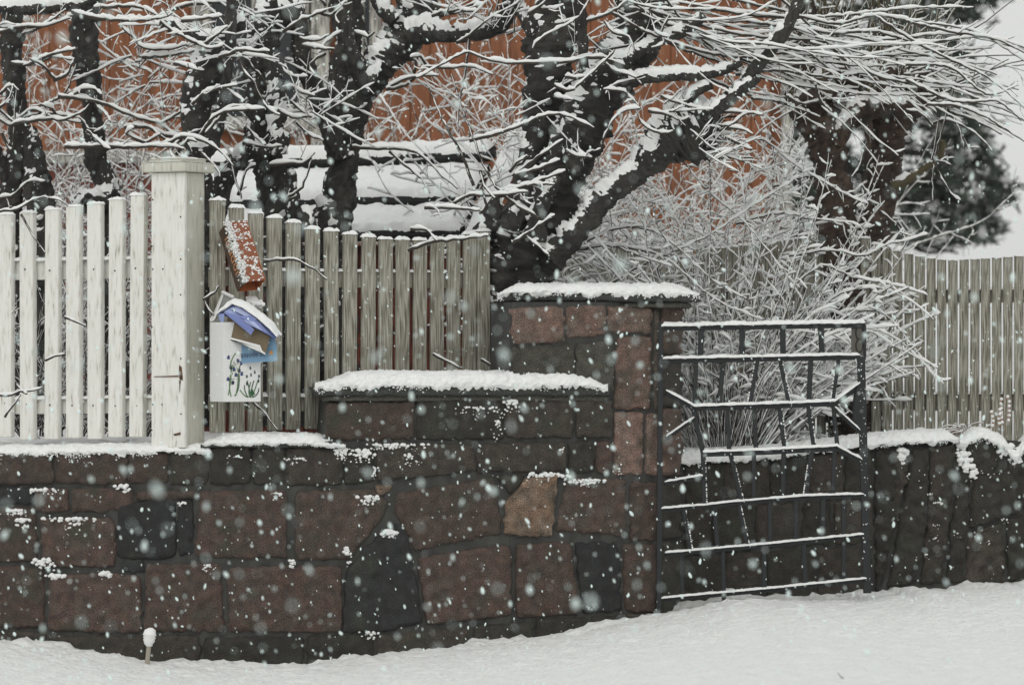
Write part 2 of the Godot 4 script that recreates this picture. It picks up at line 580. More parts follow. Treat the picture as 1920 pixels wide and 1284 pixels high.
func make_materials() -> void:
	var simplex := FastNoiseLite.TYPE_SIMPLEX_SMOOTH
	var cell := FastNoiseLite.TYPE_CELLULAR
	var fine := noise_picture(512, 0.02, simplex, 5, [], [], 5)
	var grain := noise_picture(512, 0.09, simplex, 8, [grey(0.42), grey(0.78), grey(0.95), grey(1.0)], [0.15, 0.42, 0.6, 0.9], 4)
	var streak := noise_picture(512, 0.02, simplex, 11, [grey(0.45), grey(0.72), grey(0.88), grey(1.0)], [0.2, 0.42, 0.58, 0.8], 5)
	var peel := noise_picture(512, 0.016, simplex, 21, [lin(0.19, 0.165, 0.12), lin(0.5, 0.48, 0.42), lin(0.72, 0.71, 0.66), lin(0.78, 0.775, 0.735)], [0.08, 0.15, 0.34, 0.75], 5)
	var old := noise_picture(512, 0.014, simplex, 31, [lin(0.115, 0.106, 0.082), lin(0.245, 0.234, 0.188), lin(0.36, 0.346, 0.288), lin(0.48, 0.468, 0.41)], [0.22, 0.42, 0.6, 0.82], 6)
	var soft := noise_picture(256, 0.02, simplex, 51, [grey(0.82), grey(0.92), grey(1.0)], [0.2, 0.5, 0.8], 4)
	var rock := noise_picture(512, 0.05, simplex, 41, [grey(0.28), grey(0.62), grey(0.88), grey(1.0)], [0.2, 0.4, 0.58, 0.8], 5)
	M.snow = mat(lin(0.83, 0.836, 0.825), 0.95, Vector3(9, 9, 9), null, fine, 0.06)
	M.drift = mat(lin(0.78, 0.787, 0.772), 0.95, Vector3(2.4, 2.4, 2.4), null, fine, 0.9)
	M.stone = mat(Color.WHITE, 0.85, Vector3(5.5, 5.5, 5.5), rock, grain, 0.12, true)
	M.mortar = mat(Color.WHITE, 0.95, Vector3(6, 6, 6), grain, fine, 0.2, true)
	M.coping = mat(lin(0.085, 0.09, 0.08), 0.9, Vector3(5, 5, 5), rock, grain, 0.08)
	M.moulding = mat(lin(0.125, 0.12, 0.098), 0.9, Vector3(5, 5, 5), rock, grain, 0.08)
	M.bark = mat(Color.WHITE, 0.95, Vector3(9, 3, 9), grain, fine, 0.5, true)
	M.old_bark = mat(Color.WHITE, 0.95, Vector3(11, 2.0, 11), grain, streak, 0.6, true)
	M.twig = mat(lin(0.062, 0.052, 0.042), 0.9, Vector3(8, 8, 8), grain)
	M.bush = mat(lin(0.042, 0.033, 0.030), 0.9)
	M.green_twig = mat(lin(0.125, 0.105, 0.058), 0.9, Vector3(8, 8, 8), grain)
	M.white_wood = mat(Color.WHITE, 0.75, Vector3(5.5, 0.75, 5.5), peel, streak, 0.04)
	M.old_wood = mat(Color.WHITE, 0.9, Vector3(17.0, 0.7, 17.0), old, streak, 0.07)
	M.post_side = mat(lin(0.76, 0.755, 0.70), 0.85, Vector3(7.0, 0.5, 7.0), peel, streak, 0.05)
	M.bare_wood = mat(lin(0.17, 0.085, 0.042), 0.9, Vector3(9, 1, 9), streak)
	M.nail = mat(lin(0.03, 0.024, 0.02), 0.6)
	M.iron = mat(lin(0.011, 0.013, 0.016), 0.55, Vector3(14, 14, 14), grain, fine, 0.04)
	M.house = mat(lin(0.265, 0.100, 0.044), 0.85, Vector3(4, 0.4, 4), soft)
	M.trim = mat(lin(0.55, 0.53, 0.47), 0.8, Vector3(4, 0.5, 4), streak)
	M.brick_red = mat(lin(0.20, 0.055, 0.034), 0.9, Vector3(4, 4, 4), grain)
	M.shed_red = mat(lin(0.18, 0.042, 0.026), 0.9, Vector3(5, 0.5, 5), streak, streak, 0.06)
	M.shed_orange = mat(lin(0.36, 0.13, 0.05), 0.85, Vector3(5, 5, 5), streak)
	M.felt = mat(lin(0.025, 0.026, 0.025), 0.95, Vector3(5, 5, 5), grain)
	M.needles = mat(lin(0.030, 0.042, 0.030), 0.9)
	M.needles.vertex_color_use_as_albedo = true
	M.needles.albedo_color = Color.WHITE
	M.flake = mat(lin(0.74, 0.86, 0.84), 0.9)
	M.glass = mat(lin(0.02, 0.024, 0.026), 0.12)
	M.enamel = mat(lin(0.76, 0.765, 0.75), 0.4, Vector3(7, 7, 7), noise_picture(256, 0.05, simplex, 77, [lin(0.62, 0.6, 0.55), grey(0.97), grey(1.0)], [0.05, 0.2, 0.8], 3))
	M.zinc = mat(lin(0.33, 0.335, 0.32), 0.6, Vector3(9, 9, 9), grain)
	M.blue_paper = mat(lin(0.14, 0.18, 0.42), 0.3)
	M.blue_light = mat(lin(0.25, 0.31, 0.56), 0.3)
	M.card = mat(lin(0.235, 0.18, 0.11), 0.85, Vector3(12, 12, 12), grain)
	M.flyer = mat(lin(0.165, 0.30, 0.44), 0.5)
	M.ink = mat(lin(0.02, 0.02, 0.05), 0.7)
	M.orange_dot = mat(lin(0.42, 0.20, 0.05), 0.6)
	M.orange = mat(lin(0.55, 0.15, 0.05), 0.7, Vector3(12, 12, 12), grain)
	M.rust = mat(lin(0.36, 0.12, 0.055), 0.7, Vector3(12, 12, 12), grain)
	M.brown_card = mat(lin(0.085, 0.055, 0.035), 0.8, Vector3(12, 12, 12), grain)
	M.orange_ink = mat(lin(0.48, 0.22, 0.10), 0.8)
	M.dry = mat(lin(0.20, 0.12, 0.075), 0.9)
	M.blossom = mat(lin(0.42, 0.28, 0.22), 0.9)

func snow_patch(b: Builder, a: Vector3, a2: Vector3, d2: Vector3, d: Vector3, high: float, rough: float, step := 0.016) -> void:
	# lumpy snow over a board: a..a2 is its lower front edge, d..d2 its upper back edge
	var nu := int(a.distance_to(a2) / step) + 1
	var nv := int(a.distance_to(d) / step) + 3
	var up := (a2 - a).cross(d - a).normalized()
	if up.y < 0:
		up = -up
	var s := b.v.size()
	for i in nu + 1:
		for j in nv + 1:
			var u := float(i) / nu
			var w := clampf((j - 1.0) / (nv - 2.0), 0.0, 1.0)
			var p := a.lerp(a2, u).lerp(d.lerp(d2, u), w)
			var eu := minf(u, 1.0 - u) * a.distance_to(a2)
			var ew := minf(w, 1.0 - w) * a.distance_to(d)
			var e := smoothstep(-0.012, 0.05, ew) * smoothstep(-0.02, 0.05, eu)
			var lump := n1.get_noise_3dv(p * 5.0) * 0.8 + n1.get_noise_3dv(p * 15.0) * 0.6 + n1.get_noise_3dv(p * 40.0) * 0.3
			var h := (high * e + rough * lump * (0.4 + 0.6 * e)) if j > 0 and j < nv else -0.012 + rough * lump * 0.6
			p += up * h + Vector3(0, 0, 0.012 * (1.0 - w) * e + (0.012 * lump if w < 0.08 else 0.0))
			b.add(p)
	for i in nu:
		for j in nv:
			var k := s + i * (nv + 1) + j
			b.quad(k, k + 1, k + nv + 2, k + nv + 1)

func flat_text(said: String, size: float, material: Material, parent: Node, called: String, place: Transform3D) -> void:
	var t := TextMesh.new()
	var f := SystemFont.new()
	f.font_names = PackedStringArray(["Droid Sans"])
	t.text = said
	t.font = f
	t.font_size = 48
	t.pixel_size = size / 48.0
	t.depth = 0.0012
	t.material = material
	var m := MeshInstance3D.new()
	m.mesh = t
	m.name = called
	m.transform = Transform3D(place.basis, place.origin - origin_of(parent))
	parent.add_child(m, true)

# ================================================================ the scene
func _ready() -> void:
	rng.seed = 20240117
	n1.noise_type = FastNoiseLite.TYPE_SIMPLEX_SMOOTH
	n1.frequency = 1.0
	n1.fractal_octaves = 2
	n1.seed = 3
	n2.noise_type = FastNoiseLite.TYPE_SIMPLEX_SMOOTH
	n2.frequency = 0.02
	n2.seed = 9
	var cam := Camera3D.new()
	cam.name = "camera"
	add_child(cam)
	cam.position = Vector3(0, CAM_Y, CAM_Z)
	var lens := CameraAttributesPhysical.new()
	lens.frustum_focal_length = 143.8
	lens.frustum_focus_distance = 20.1
	lens.frustum_near = 0.1
	lens.frustum_far = 600.0
	lens.exposure_aperture = 3.4
	cam.attributes = lens
	cam.fov = rad_to_deg(2.0 * atan(642.0 * PX / CAM_Z))
	cam.near = 0.1
	cam.far = 600.0
	cam.current = true
	var around := WorldEnvironment.new()
	around.name = "overcast_sky"
	var e := Environment.new()
	e.background_mode = Environment.BG_SKY
	var sky := ProceduralSkyMaterial.new()
	sky.sky_top_color = Color(0.872, 0.88, 0.88)
	sky.sky_horizon_color = Color(0.866, 0.868, 0.86)
	sky.sky_curve = 0.2
	sky.ground_bottom_color = Color(0.84, 0.845, 0.84)
	sky.ground_horizon_color = Color(0.9, 0.905, 0.9)
	e.sky = Sky.new()
	e.sky.sky_material = sky
	e.tonemap_mode = Environment.TONE_MAPPER_LINEAR
	e.tonemap_exposure = 1.0
	e.fog_enabled = true
	e.fog_light_color = Color(0.9, 0.92, 0.92)
	e.fog_density = 0.0004
	e.sdfgi_enabled = true
	e.ssao_enabled = true
	e.ssil_enabled = true
	around.environment = e
	add_child(around)
	var sun := DirectionalLight3D.new()
	sun.name = "sun"
	sun.light_energy = 0.30
	sun.light_angular_distance = 50.0
	sun.light_color = Color(1.0, 0.985, 0.96)
	sun.shadow_enabled = true
	sun.sky_mode = DirectionalLight3D.SKY_MODE_LIGHT_ONLY
	add_child(sun)
	sun.look_at_from_position(Vector3(-2.5, 9.5, 12), Vector3.ZERO)

	make_materials()
	build_ground()
	build_walls()
	build_gate()
	build_house()
	build_shed()
	build_fences()
	build_mail()
	build_trees()
	build_shrubs()
	build_plants()
	build_snowfall()

func axis(at: Array, steps: Array) -> PackedFloat32Array:      # grid lines: stretches of a given spacing
	var r := PackedFloat32Array([at[0]])
	for i in steps.size():
		var n := maxi(1, int((at[i + 1] - at[i]) / steps[i]))
		for k in n:
			r.push_back(lerpf(at[i], at[i + 1], float(k + 1) / n))
	return r

func sheet(b: Builder, xs: PackedFloat32Array, zs: PackedFloat32Array, height: Callable) -> void:
	var s := b.v.size()
	for x in xs:
		for z in zs:
			b.add(height.call(x, z))
	var m := zs.size()
	for i in xs.size() - 1:
		for j in m - 1:
			var k := s + i * m + j
			b.quad(k, k + m, k + m + 1, k + 1)

func build_ground() -> void:
	var b := Builder.new()
	var road := func(x: float, z: float) -> Vector3:
		var px := x / PX + 960.0
		var base: float = wall_z(clampf(px, -400, 1240)) if px < 1260.0 else right_z(px)
		var d := maxf(0.0, z - base)
		var y := rise(x)
		y += (0.02 * n1.get_noise_2d(x * 7.0, z * 7.0) + 0.012 * n1.get_noise_2d(x * 19.0, z * 19.0) + 0.035 * n1.get_noise_2d(x * 3.0 + 9.0, z * 2.5)) * exp(-d * 2.2)
		y += 0.010 * n1.get_noise_2d(x * 6.0, z * 6.0) + 0.009 * n1.get_noise_2d(x * 18.0, z * 14.0) + 0.0035 * n1.get_noise_2d(x * 70.0, z * 70.0)
		if x > 0.7 and x < 1.25:
			y += 0.03 * exp(-pow((x - 1.08) / 0.12, 2.0)) * exp(-d)
		return Vector3(x, y, z)
	sheet(b, axis([-400.0, -40.0, -6.0, -3.2, 3.2, 6.0, 40.0, 400.0], [60.0, 6.0, 0.3, 0.03, 0.3, 6.0, 60.0]), axis([-400.0, -30.0, -2.2, -1.5, 2.0, 7.0, 40.0, 200.0], [60.0, 5.0, 0.1, 0.03, 0.06, 2.0, 40.0]), road)
	part("snowy_road", b, M.drift, self).set_meta("kind", "structure")
	# the snowed-in garden on the upper level behind the walls
	b = Builder.new()
	var garden := func(x: float, t: float) -> Vector3:
		var px := x / PX + 960.0
		var base: float = wall_z(clampf(px, -600, 1240)) - 0.2 if px < 1250.0 else right_z(minf(px, 2600.0)) - 0.16
		var z := base - t
		var y := 1.0 + 0.03 * n1.get_noise_2d(x * 3.0, z * 3.0) + 0.012 * n1.get_noise_2d(x * 15.0, z * 15.0) + 0.05 * smoothstep(0.3, 3.0, t)
		if t <= 0.0:
			y = 0.6
		return Vector3(x, y, z)
	sheet(b, axis([-300.0, -30.0, -5.0, 5.0, 30.0, 300.0], [40.0, 3.0, 0.05, 3.0, 40.0]), _flip(axis([0.0, 0.02, 3.0, 12.0, 380.0], [0.02, 0.06, 0.4, 40.0])), garden)
	part("garden_ground", b, M.drift, self).set_meta("kind", "structure")

func _flip(a: PackedFloat32Array) -> PackedFloat32Array:
	a.reverse()
	return a

# ---------------------------------------------------------------- stone walls
func lay(parent: Node3D, kind: int, text: String) -> void:
	var tints := {"b": Color(0.190, 0.126, 0.098), "r": Color(0.212, 0.132, 0.104), "d": Color(0.062, 0.066, 0.068), "g": Color(0.085, 0.083, 0.066), "o": Color(0.46, 0.295, 0.195), "s": Color(0.132, 0.107, 0.084), "k": Color(0.084, 0.077, 0.060)}
	for row in text.split(";", false):
		var f := row.strip_edges().split(":")
		var proud := 0.0
		var rough := 1.0
		if f[0].length() > 1:
			rough = 2.1
			proud = 0.008
		var tint: Color = tints[f[0][0]]
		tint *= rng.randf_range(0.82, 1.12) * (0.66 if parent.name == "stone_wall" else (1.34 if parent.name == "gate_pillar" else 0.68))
		part("stone", stone(kind, numbers(f[1]), tint, proud + rng.randf_range(-0.004, 0.006), rough), M.stone, parent)

func backing(b: Builder, kind: int, px0: float, px1: float, top: Callable, deep: float) -> void:
	var n := int(absf(px1 - px0) / 8.0) + 2
	var s := b.v.size()
	for i in n + 1:
		var px := lerpf(px0, px1, float(i) / n)
		var nn := face_normal(kind, px)
		for j in 24:
			var y := lerpf(1300.0, top.call(px), j / 23.0)
			b.col = Color(0.072, 0.072, 0.066) * (1.0 + 0.55 * n1.get_noise_2d(px * 0.03, y * 0.03 + 40.0))
			b.add(face(kind, px, y) + nn * (-0.004 + 0.007 * n1.get_noise_2d(px * 0.08, y * 0.08)))
		b.add(face(kind, px, top.call(px)) - nn * deep)
		b.add(face(kind, px, 1300.0) - nn * deep)
	for i in n:
		for j in 25:
			var k := s + i * 26 + j
			b.quad(k, k + 1, k + 27, k + 26)
	for side in [0, n]:
		var ids := []
		for j in [0, 23, 24, 25]:
			ids.push_back(s + side * 26 + j)
		b.out(ids, b.v[s + (n / 2) * 26 + 24])

func coping(b: Builder, px0: float, px1: float, top: float, under: float, proud: float, deep: float, ends := 0.0) -> void:
	# a slab with a worn edge lying on the wall
	var n := int((px1 - px0) / 5.0)
	var s := b.v.size()
	for i in n + 1:
		var px := lerpf(px0, px1, float(i) / n)
		var nn := face_normal(0, px)
		var e := smoothstep(0.0, 0.05, minf(i, n - i) / float(n))
		var t := lerpf(lerpf(top, under, ends), top, e)
		var cuts := [[under, -0.02], [under, proud * 0.8], [lerpf(under, t, 0.25), proud], [lerpf(under, t, 0.8), proud], [t, proud * 0.7], [t, -deep]]
		for c in cuts:
			var p: Vector3 = P(px, c[0], wall_z(px)) + nn * c[1]
			p += nn * (0.005 * n1.get_noise_3dv(p * 25.0) + 0.004 * n1.get_noise_3dv(p * 80.0))
			p.y += 0.006 * n1.get_noise_3dv(p * 14.0)
			b.add(p)
	for i in n:
		for j in 5:
			var k := s + i * 6 + j
			b.quad(k, k + 1, k + 7, k + 6)
	for side in [0, n]:
		b.out([s + side * 6, s + side * 6 + 1, s + side * 6 + 2, s + side * 6 + 3, s + side * 6 + 4, s + side * 6 + 5], P((px0 + px1) / 2, under, wall_z((px0 + px1) / 2) - deep * 0.5))

func build_walls() -> void:
	var w := thing("stone_wall", "curved low wall of brown granite blocks under the fence, topped with a snowy coping", "wall", P(600, 1240, -0.1))
	var b := Builder.new()
	backing(b, 0, -420, 1240, func(px): return 846.0 if px < 395.0 else (838.0 if px < 606.0 else (752.0 if px < 1152.0 else 800.0)), 0.36)
	part("mortar", b, M.mortar, w)
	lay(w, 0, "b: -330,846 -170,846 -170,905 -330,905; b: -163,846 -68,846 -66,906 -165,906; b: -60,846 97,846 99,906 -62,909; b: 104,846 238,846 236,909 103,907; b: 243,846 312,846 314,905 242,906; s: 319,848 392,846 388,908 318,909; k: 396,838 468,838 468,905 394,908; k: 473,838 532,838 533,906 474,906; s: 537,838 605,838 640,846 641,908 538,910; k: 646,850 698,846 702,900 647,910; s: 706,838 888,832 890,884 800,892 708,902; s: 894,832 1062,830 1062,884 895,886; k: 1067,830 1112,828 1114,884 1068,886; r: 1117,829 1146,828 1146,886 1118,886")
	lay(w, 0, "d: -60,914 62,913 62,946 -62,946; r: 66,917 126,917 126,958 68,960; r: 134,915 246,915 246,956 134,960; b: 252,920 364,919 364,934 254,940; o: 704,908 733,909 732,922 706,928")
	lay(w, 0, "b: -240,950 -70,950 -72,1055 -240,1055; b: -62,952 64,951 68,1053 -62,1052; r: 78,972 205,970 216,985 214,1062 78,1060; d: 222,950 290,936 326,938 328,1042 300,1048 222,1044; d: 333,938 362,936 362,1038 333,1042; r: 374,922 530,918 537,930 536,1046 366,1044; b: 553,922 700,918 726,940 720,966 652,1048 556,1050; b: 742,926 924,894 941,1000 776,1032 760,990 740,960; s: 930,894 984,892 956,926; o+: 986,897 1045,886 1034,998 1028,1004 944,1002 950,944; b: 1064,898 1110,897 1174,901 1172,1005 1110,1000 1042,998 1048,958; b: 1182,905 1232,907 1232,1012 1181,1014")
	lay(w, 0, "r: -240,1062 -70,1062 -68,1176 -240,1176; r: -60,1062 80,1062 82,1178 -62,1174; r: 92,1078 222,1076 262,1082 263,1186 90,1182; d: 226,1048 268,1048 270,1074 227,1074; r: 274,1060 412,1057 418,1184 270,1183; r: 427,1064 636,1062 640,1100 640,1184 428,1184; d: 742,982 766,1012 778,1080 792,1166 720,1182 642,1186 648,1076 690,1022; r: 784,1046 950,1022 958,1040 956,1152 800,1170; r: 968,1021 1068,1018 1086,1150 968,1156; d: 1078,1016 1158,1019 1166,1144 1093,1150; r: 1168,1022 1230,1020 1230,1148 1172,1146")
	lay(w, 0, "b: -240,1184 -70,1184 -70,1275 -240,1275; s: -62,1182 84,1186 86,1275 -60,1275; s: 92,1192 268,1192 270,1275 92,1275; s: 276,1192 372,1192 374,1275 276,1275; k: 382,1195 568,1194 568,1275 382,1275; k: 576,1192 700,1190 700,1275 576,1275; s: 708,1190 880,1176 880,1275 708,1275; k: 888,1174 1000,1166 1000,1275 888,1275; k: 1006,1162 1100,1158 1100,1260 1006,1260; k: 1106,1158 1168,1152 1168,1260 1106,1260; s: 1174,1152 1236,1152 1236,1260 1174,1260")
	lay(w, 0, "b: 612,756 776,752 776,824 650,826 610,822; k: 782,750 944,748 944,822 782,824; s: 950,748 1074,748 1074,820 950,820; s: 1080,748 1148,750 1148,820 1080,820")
	b = Builder.new()
	coping(b, 378, 652, 826, 839, 0.03, 0.34, 0.5)
	part("coping_stone", b, M.coping, w)
	b = Builder.new()
	coping(b, 590, 1142, 722, 742, 0.045, 0.36, 0.3)
	part("coping_stone", b, M.coping, w)
	b = Builder.new()
	coping(b, 604, 1138, 741, 752, 0.02, 0.33)
	part("moulding", b, M.moulding, w)
	b = Builder.new()
	snow_on(b, -420, 396, func(px): return 849.0 - 3.0 * smoothstep(0, 300, px), func(px): return wall_z(px) + 0.012, 0.34, 0.036, 0.022, 0.02)
	part("snow", b, M.snow, w)
	b = Builder.new()
	snow_on(b, 382, 648, func(px): return 831.0 + 6.0 * smoothstep(560, 648, px), func(px): return wall_z(px) + 0.028, 0.3, 0.05, 0.012, 0.16)
	part("snow", b, M.snow, w)
	b = Builder.new()
	snow_on(b, 590, 1140, func(px): return 725.0 - 3.0 * smoothstep(600, 700, px) + 4.0 * smoothstep(1080, 1140, px), func(px): return wall_z(px) + 0.045, 0.36, 0.07, 0.024, 0.2)
	part("snow", b, M.snow, w)
	b = Builder.new()
	for c in [[90, 918, 40, 5, 14, 7], [235, 912, 20, 8, 16, 8], [150, 848, 60, 12, 22, 5], [30, 958, 26, 6, 14, 7], [45, 975, 18, 10, 14, 7], [135, 973, 60, 4, 26, 7], [140, 982, 30, 14, 14, 5], [85, 1050, 20, 12, 22, 8], [105, 1080, 16, 4, 12, 9], [200, 1076, 16, 4, 14, 9], [340, 943, 12, 5, 6, 6], [390, 1060, 20, 8, 10, 5], [520, 925, 14, 8, 8, 5], [545, 1052, 6, 8, 8, 6], [640, 843, 14, 12, 20, 7], [690, 932, 22, 9, 24, 7],
			[730, 997, 18, 7, 28, 8], [1020, 889, 34, 8, 34, 7], [1100, 901, 34, 7, 26, 7], [1060, 893, 6, 5, 6, 7], [680, 845, 28, 14, 30, 7], [740, 834, 60, 6, 46, 6], [770, 852, 30, 14, 20, 5], [960, 752, 18, 14, 22, 7], [900, 764, 60, 12, 30, 5], [930, 790, 14, 25, 14, 5], [1050, 838, 8, 18, 8, 5], [545, 860, 40, 10, 10, 4], [430, 855, 40, 15, 6, 4], [690, 1186, 20, 10, 10, 6], [700, 878, 8, 12, 6, 6], [1160, 870, 6, 20, 5, 4], [650, 1028, 10, 20, 10, 8]]:
		clumps(b, 0, c[0], c[1], c[2], c[3], c[4], c[5])
	part("snow_clumps", b, M.snow, w, "stuff")

	# the gate pillar
	var g := thing("gate_pillar", "square granite gate pillar with a snowy overhanging cap, beside the iron gate", "pillar", P(1090, 1160, -0.5))
	b = Builder.new()
	backing(b, 0, 957, 1240, func(_px): return 566.0, 0.4)
	backing(b, 1, 1240, 1278, func(_px): return 566.0, 0.3)
	part("mortar", b, M.mortar, g)
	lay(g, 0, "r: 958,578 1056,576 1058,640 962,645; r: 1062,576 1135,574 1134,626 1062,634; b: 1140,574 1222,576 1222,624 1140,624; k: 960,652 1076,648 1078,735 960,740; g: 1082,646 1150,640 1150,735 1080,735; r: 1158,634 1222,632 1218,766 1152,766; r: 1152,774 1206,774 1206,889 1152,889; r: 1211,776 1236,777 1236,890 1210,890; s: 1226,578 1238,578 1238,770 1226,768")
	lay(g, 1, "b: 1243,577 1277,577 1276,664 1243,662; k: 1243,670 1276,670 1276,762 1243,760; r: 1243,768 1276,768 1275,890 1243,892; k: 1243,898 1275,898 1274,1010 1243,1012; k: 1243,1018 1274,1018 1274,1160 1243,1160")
	for c in [[944, 1296, 566.0, 577.0, 0.03, "moulding"], [930, 1312, 548.0, 566.0, 0.06, "cap_stone"]]:
		b = Builder.new()
		var n := 60
		var px0: float = c[0]
		var px1: float = c[1]
		var s := 0
		for i in n + 1:
			var px := lerpf(px0, px1, float(i) / n)
			var e := smoothstep(0.0, 0.04, minf(i, n - i) / float(n))
			var up: float = lerpf(lerpf(c[2], c[3], 0.45), c[2], e)
			var out: float = c[4]
			for q in [[c[3], -0.03], [c[3], out * 0.8], [lerpf(c[3], up, 0.25), out], [lerpf(c[3], up, 0.8), out], [up, out * 0.6], [up, -0.46], [c[3], -0.46]]:
				var p: Vector3 = P(px, q[0], -0.42) + Vector3(0, 0, q[1])
				p.y += 0.005 * n1.get_noise_3dv(p * 18.0)
				p.z += 0.007 * n1.get_noise_3dv(p * 40.0)
				b.add(p)
		for i in n:
			for j in 6:
				var k := s + i * 7 + j
				b.quad(k, k + 1, k + 8, k + 7)
		for side in [0, n]:
			b.out([side * 7, side * 7 + 1, side * 7 + 2, side * 7 + 3, side * 7 + 4, side * 7 + 5, side * 7 + 6], P(1120, c[3], -0.6))
		part(c[5], b, M.moulding if c[5] == "moulding" else M.coping, g)
	b = Builder.new()
	snow_on(b, 932, 1312, func(px): return 549.0 + 6.0 * smoothstep(960, 930, px) + 4.0 * smoothstep(1270, 1312, px), func(px): return -0.368, 0.44, 0.05 , 0.028, 0.15)
	part("snow", b, M.snow, g)

	# the retaining wall behind the open gate, going on to the right
	var r := thing("retaining_wall", "dark rough retaining wall behind the iron gate, under snow, leading to the right", "wall", P(1600, 1100, -1.0))
	b = Builder.new()
	backing(b, 2, 1262, 2500, func(px): return 858.0 - 30.0 * smoothstep(1300, 1800, px), 0.3)
	part("mortar", b, M.mortar, r)
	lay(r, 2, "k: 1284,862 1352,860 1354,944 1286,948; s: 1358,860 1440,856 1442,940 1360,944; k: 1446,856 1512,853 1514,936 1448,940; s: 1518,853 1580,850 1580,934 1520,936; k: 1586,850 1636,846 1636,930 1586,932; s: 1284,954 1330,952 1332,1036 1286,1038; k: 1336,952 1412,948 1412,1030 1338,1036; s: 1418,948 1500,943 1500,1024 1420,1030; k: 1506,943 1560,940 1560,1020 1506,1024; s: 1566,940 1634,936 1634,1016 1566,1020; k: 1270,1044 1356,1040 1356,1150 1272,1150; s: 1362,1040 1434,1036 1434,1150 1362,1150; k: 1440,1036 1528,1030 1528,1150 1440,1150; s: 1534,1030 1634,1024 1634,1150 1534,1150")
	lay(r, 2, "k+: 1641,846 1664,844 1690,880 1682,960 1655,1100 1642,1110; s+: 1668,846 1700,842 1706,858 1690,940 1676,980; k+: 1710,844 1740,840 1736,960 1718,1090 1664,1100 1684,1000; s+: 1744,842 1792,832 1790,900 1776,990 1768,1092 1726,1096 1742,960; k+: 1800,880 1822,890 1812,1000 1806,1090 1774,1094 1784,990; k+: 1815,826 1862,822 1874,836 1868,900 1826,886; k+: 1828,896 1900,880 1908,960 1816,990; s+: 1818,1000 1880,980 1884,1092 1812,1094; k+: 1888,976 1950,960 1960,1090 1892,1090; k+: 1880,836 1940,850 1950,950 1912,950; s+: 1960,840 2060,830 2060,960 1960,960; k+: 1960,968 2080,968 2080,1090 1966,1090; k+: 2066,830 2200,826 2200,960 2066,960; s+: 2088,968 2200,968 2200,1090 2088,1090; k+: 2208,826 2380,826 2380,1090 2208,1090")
	b = Builder.new()
	snow_on(b, 1262, 1798, func(px): return 866.0 - 40.0 * smoothstep(1280, 1790, px), func(px): return right_z(px) + 0.03, 0.3, 0.06, 0.016, 0.08)
	part("snow", b, M.snow, r)
	b = Builder.new()
	snow_on(b, 1800, 2500, func(px): return 832.0 - 12.0 * exp(-pow((px - 1842.0) / 22.0, 2.0)) + 26.0 * exp(-pow((px - 1905.0) / 18.0, 2.0)), func(px): return right_z(px) + 0.04, 0.3, 0.055, 0.02, 0.08)
	part("snow", b, M.snow, r)
	b = Builder.new()                                       # snow that has slid down between two stones
	for c in [[1802, 836, 12, 6], [1804, 850, 12, 7], [1808, 864, 12, 7], [1814, 876, 12, 7], [1822, 886, 10, 6], [1890, 838, 16, 8], [1900, 850, 12, 8], [1906, 862, 8, 7], [1880, 846, 10, 6], [1692, 846, 8, 7], [1688, 858, 6, 6]]:
		clumps(b, 2, c[0], c[1], c[2], 9, 16, c[3] * 1.5)
	for i in 24:
		clumps(b, 2, rng.randf_range(1650, 1900), rng.randf_range(870, 1060), 10, 6, 3, 4)
	part("snow_clumps", b, M.snow, r, "stuff")

# ---------------------------------------------------------------- the gate
func gate_z(px: float) -> float:
	return -0.38 - (px - 1238.0) / 385.0 * 0.2

func G(px: float, py: float, off := 0.0) -> Vector3:
	return P(px, py, gate_z(px) + off)

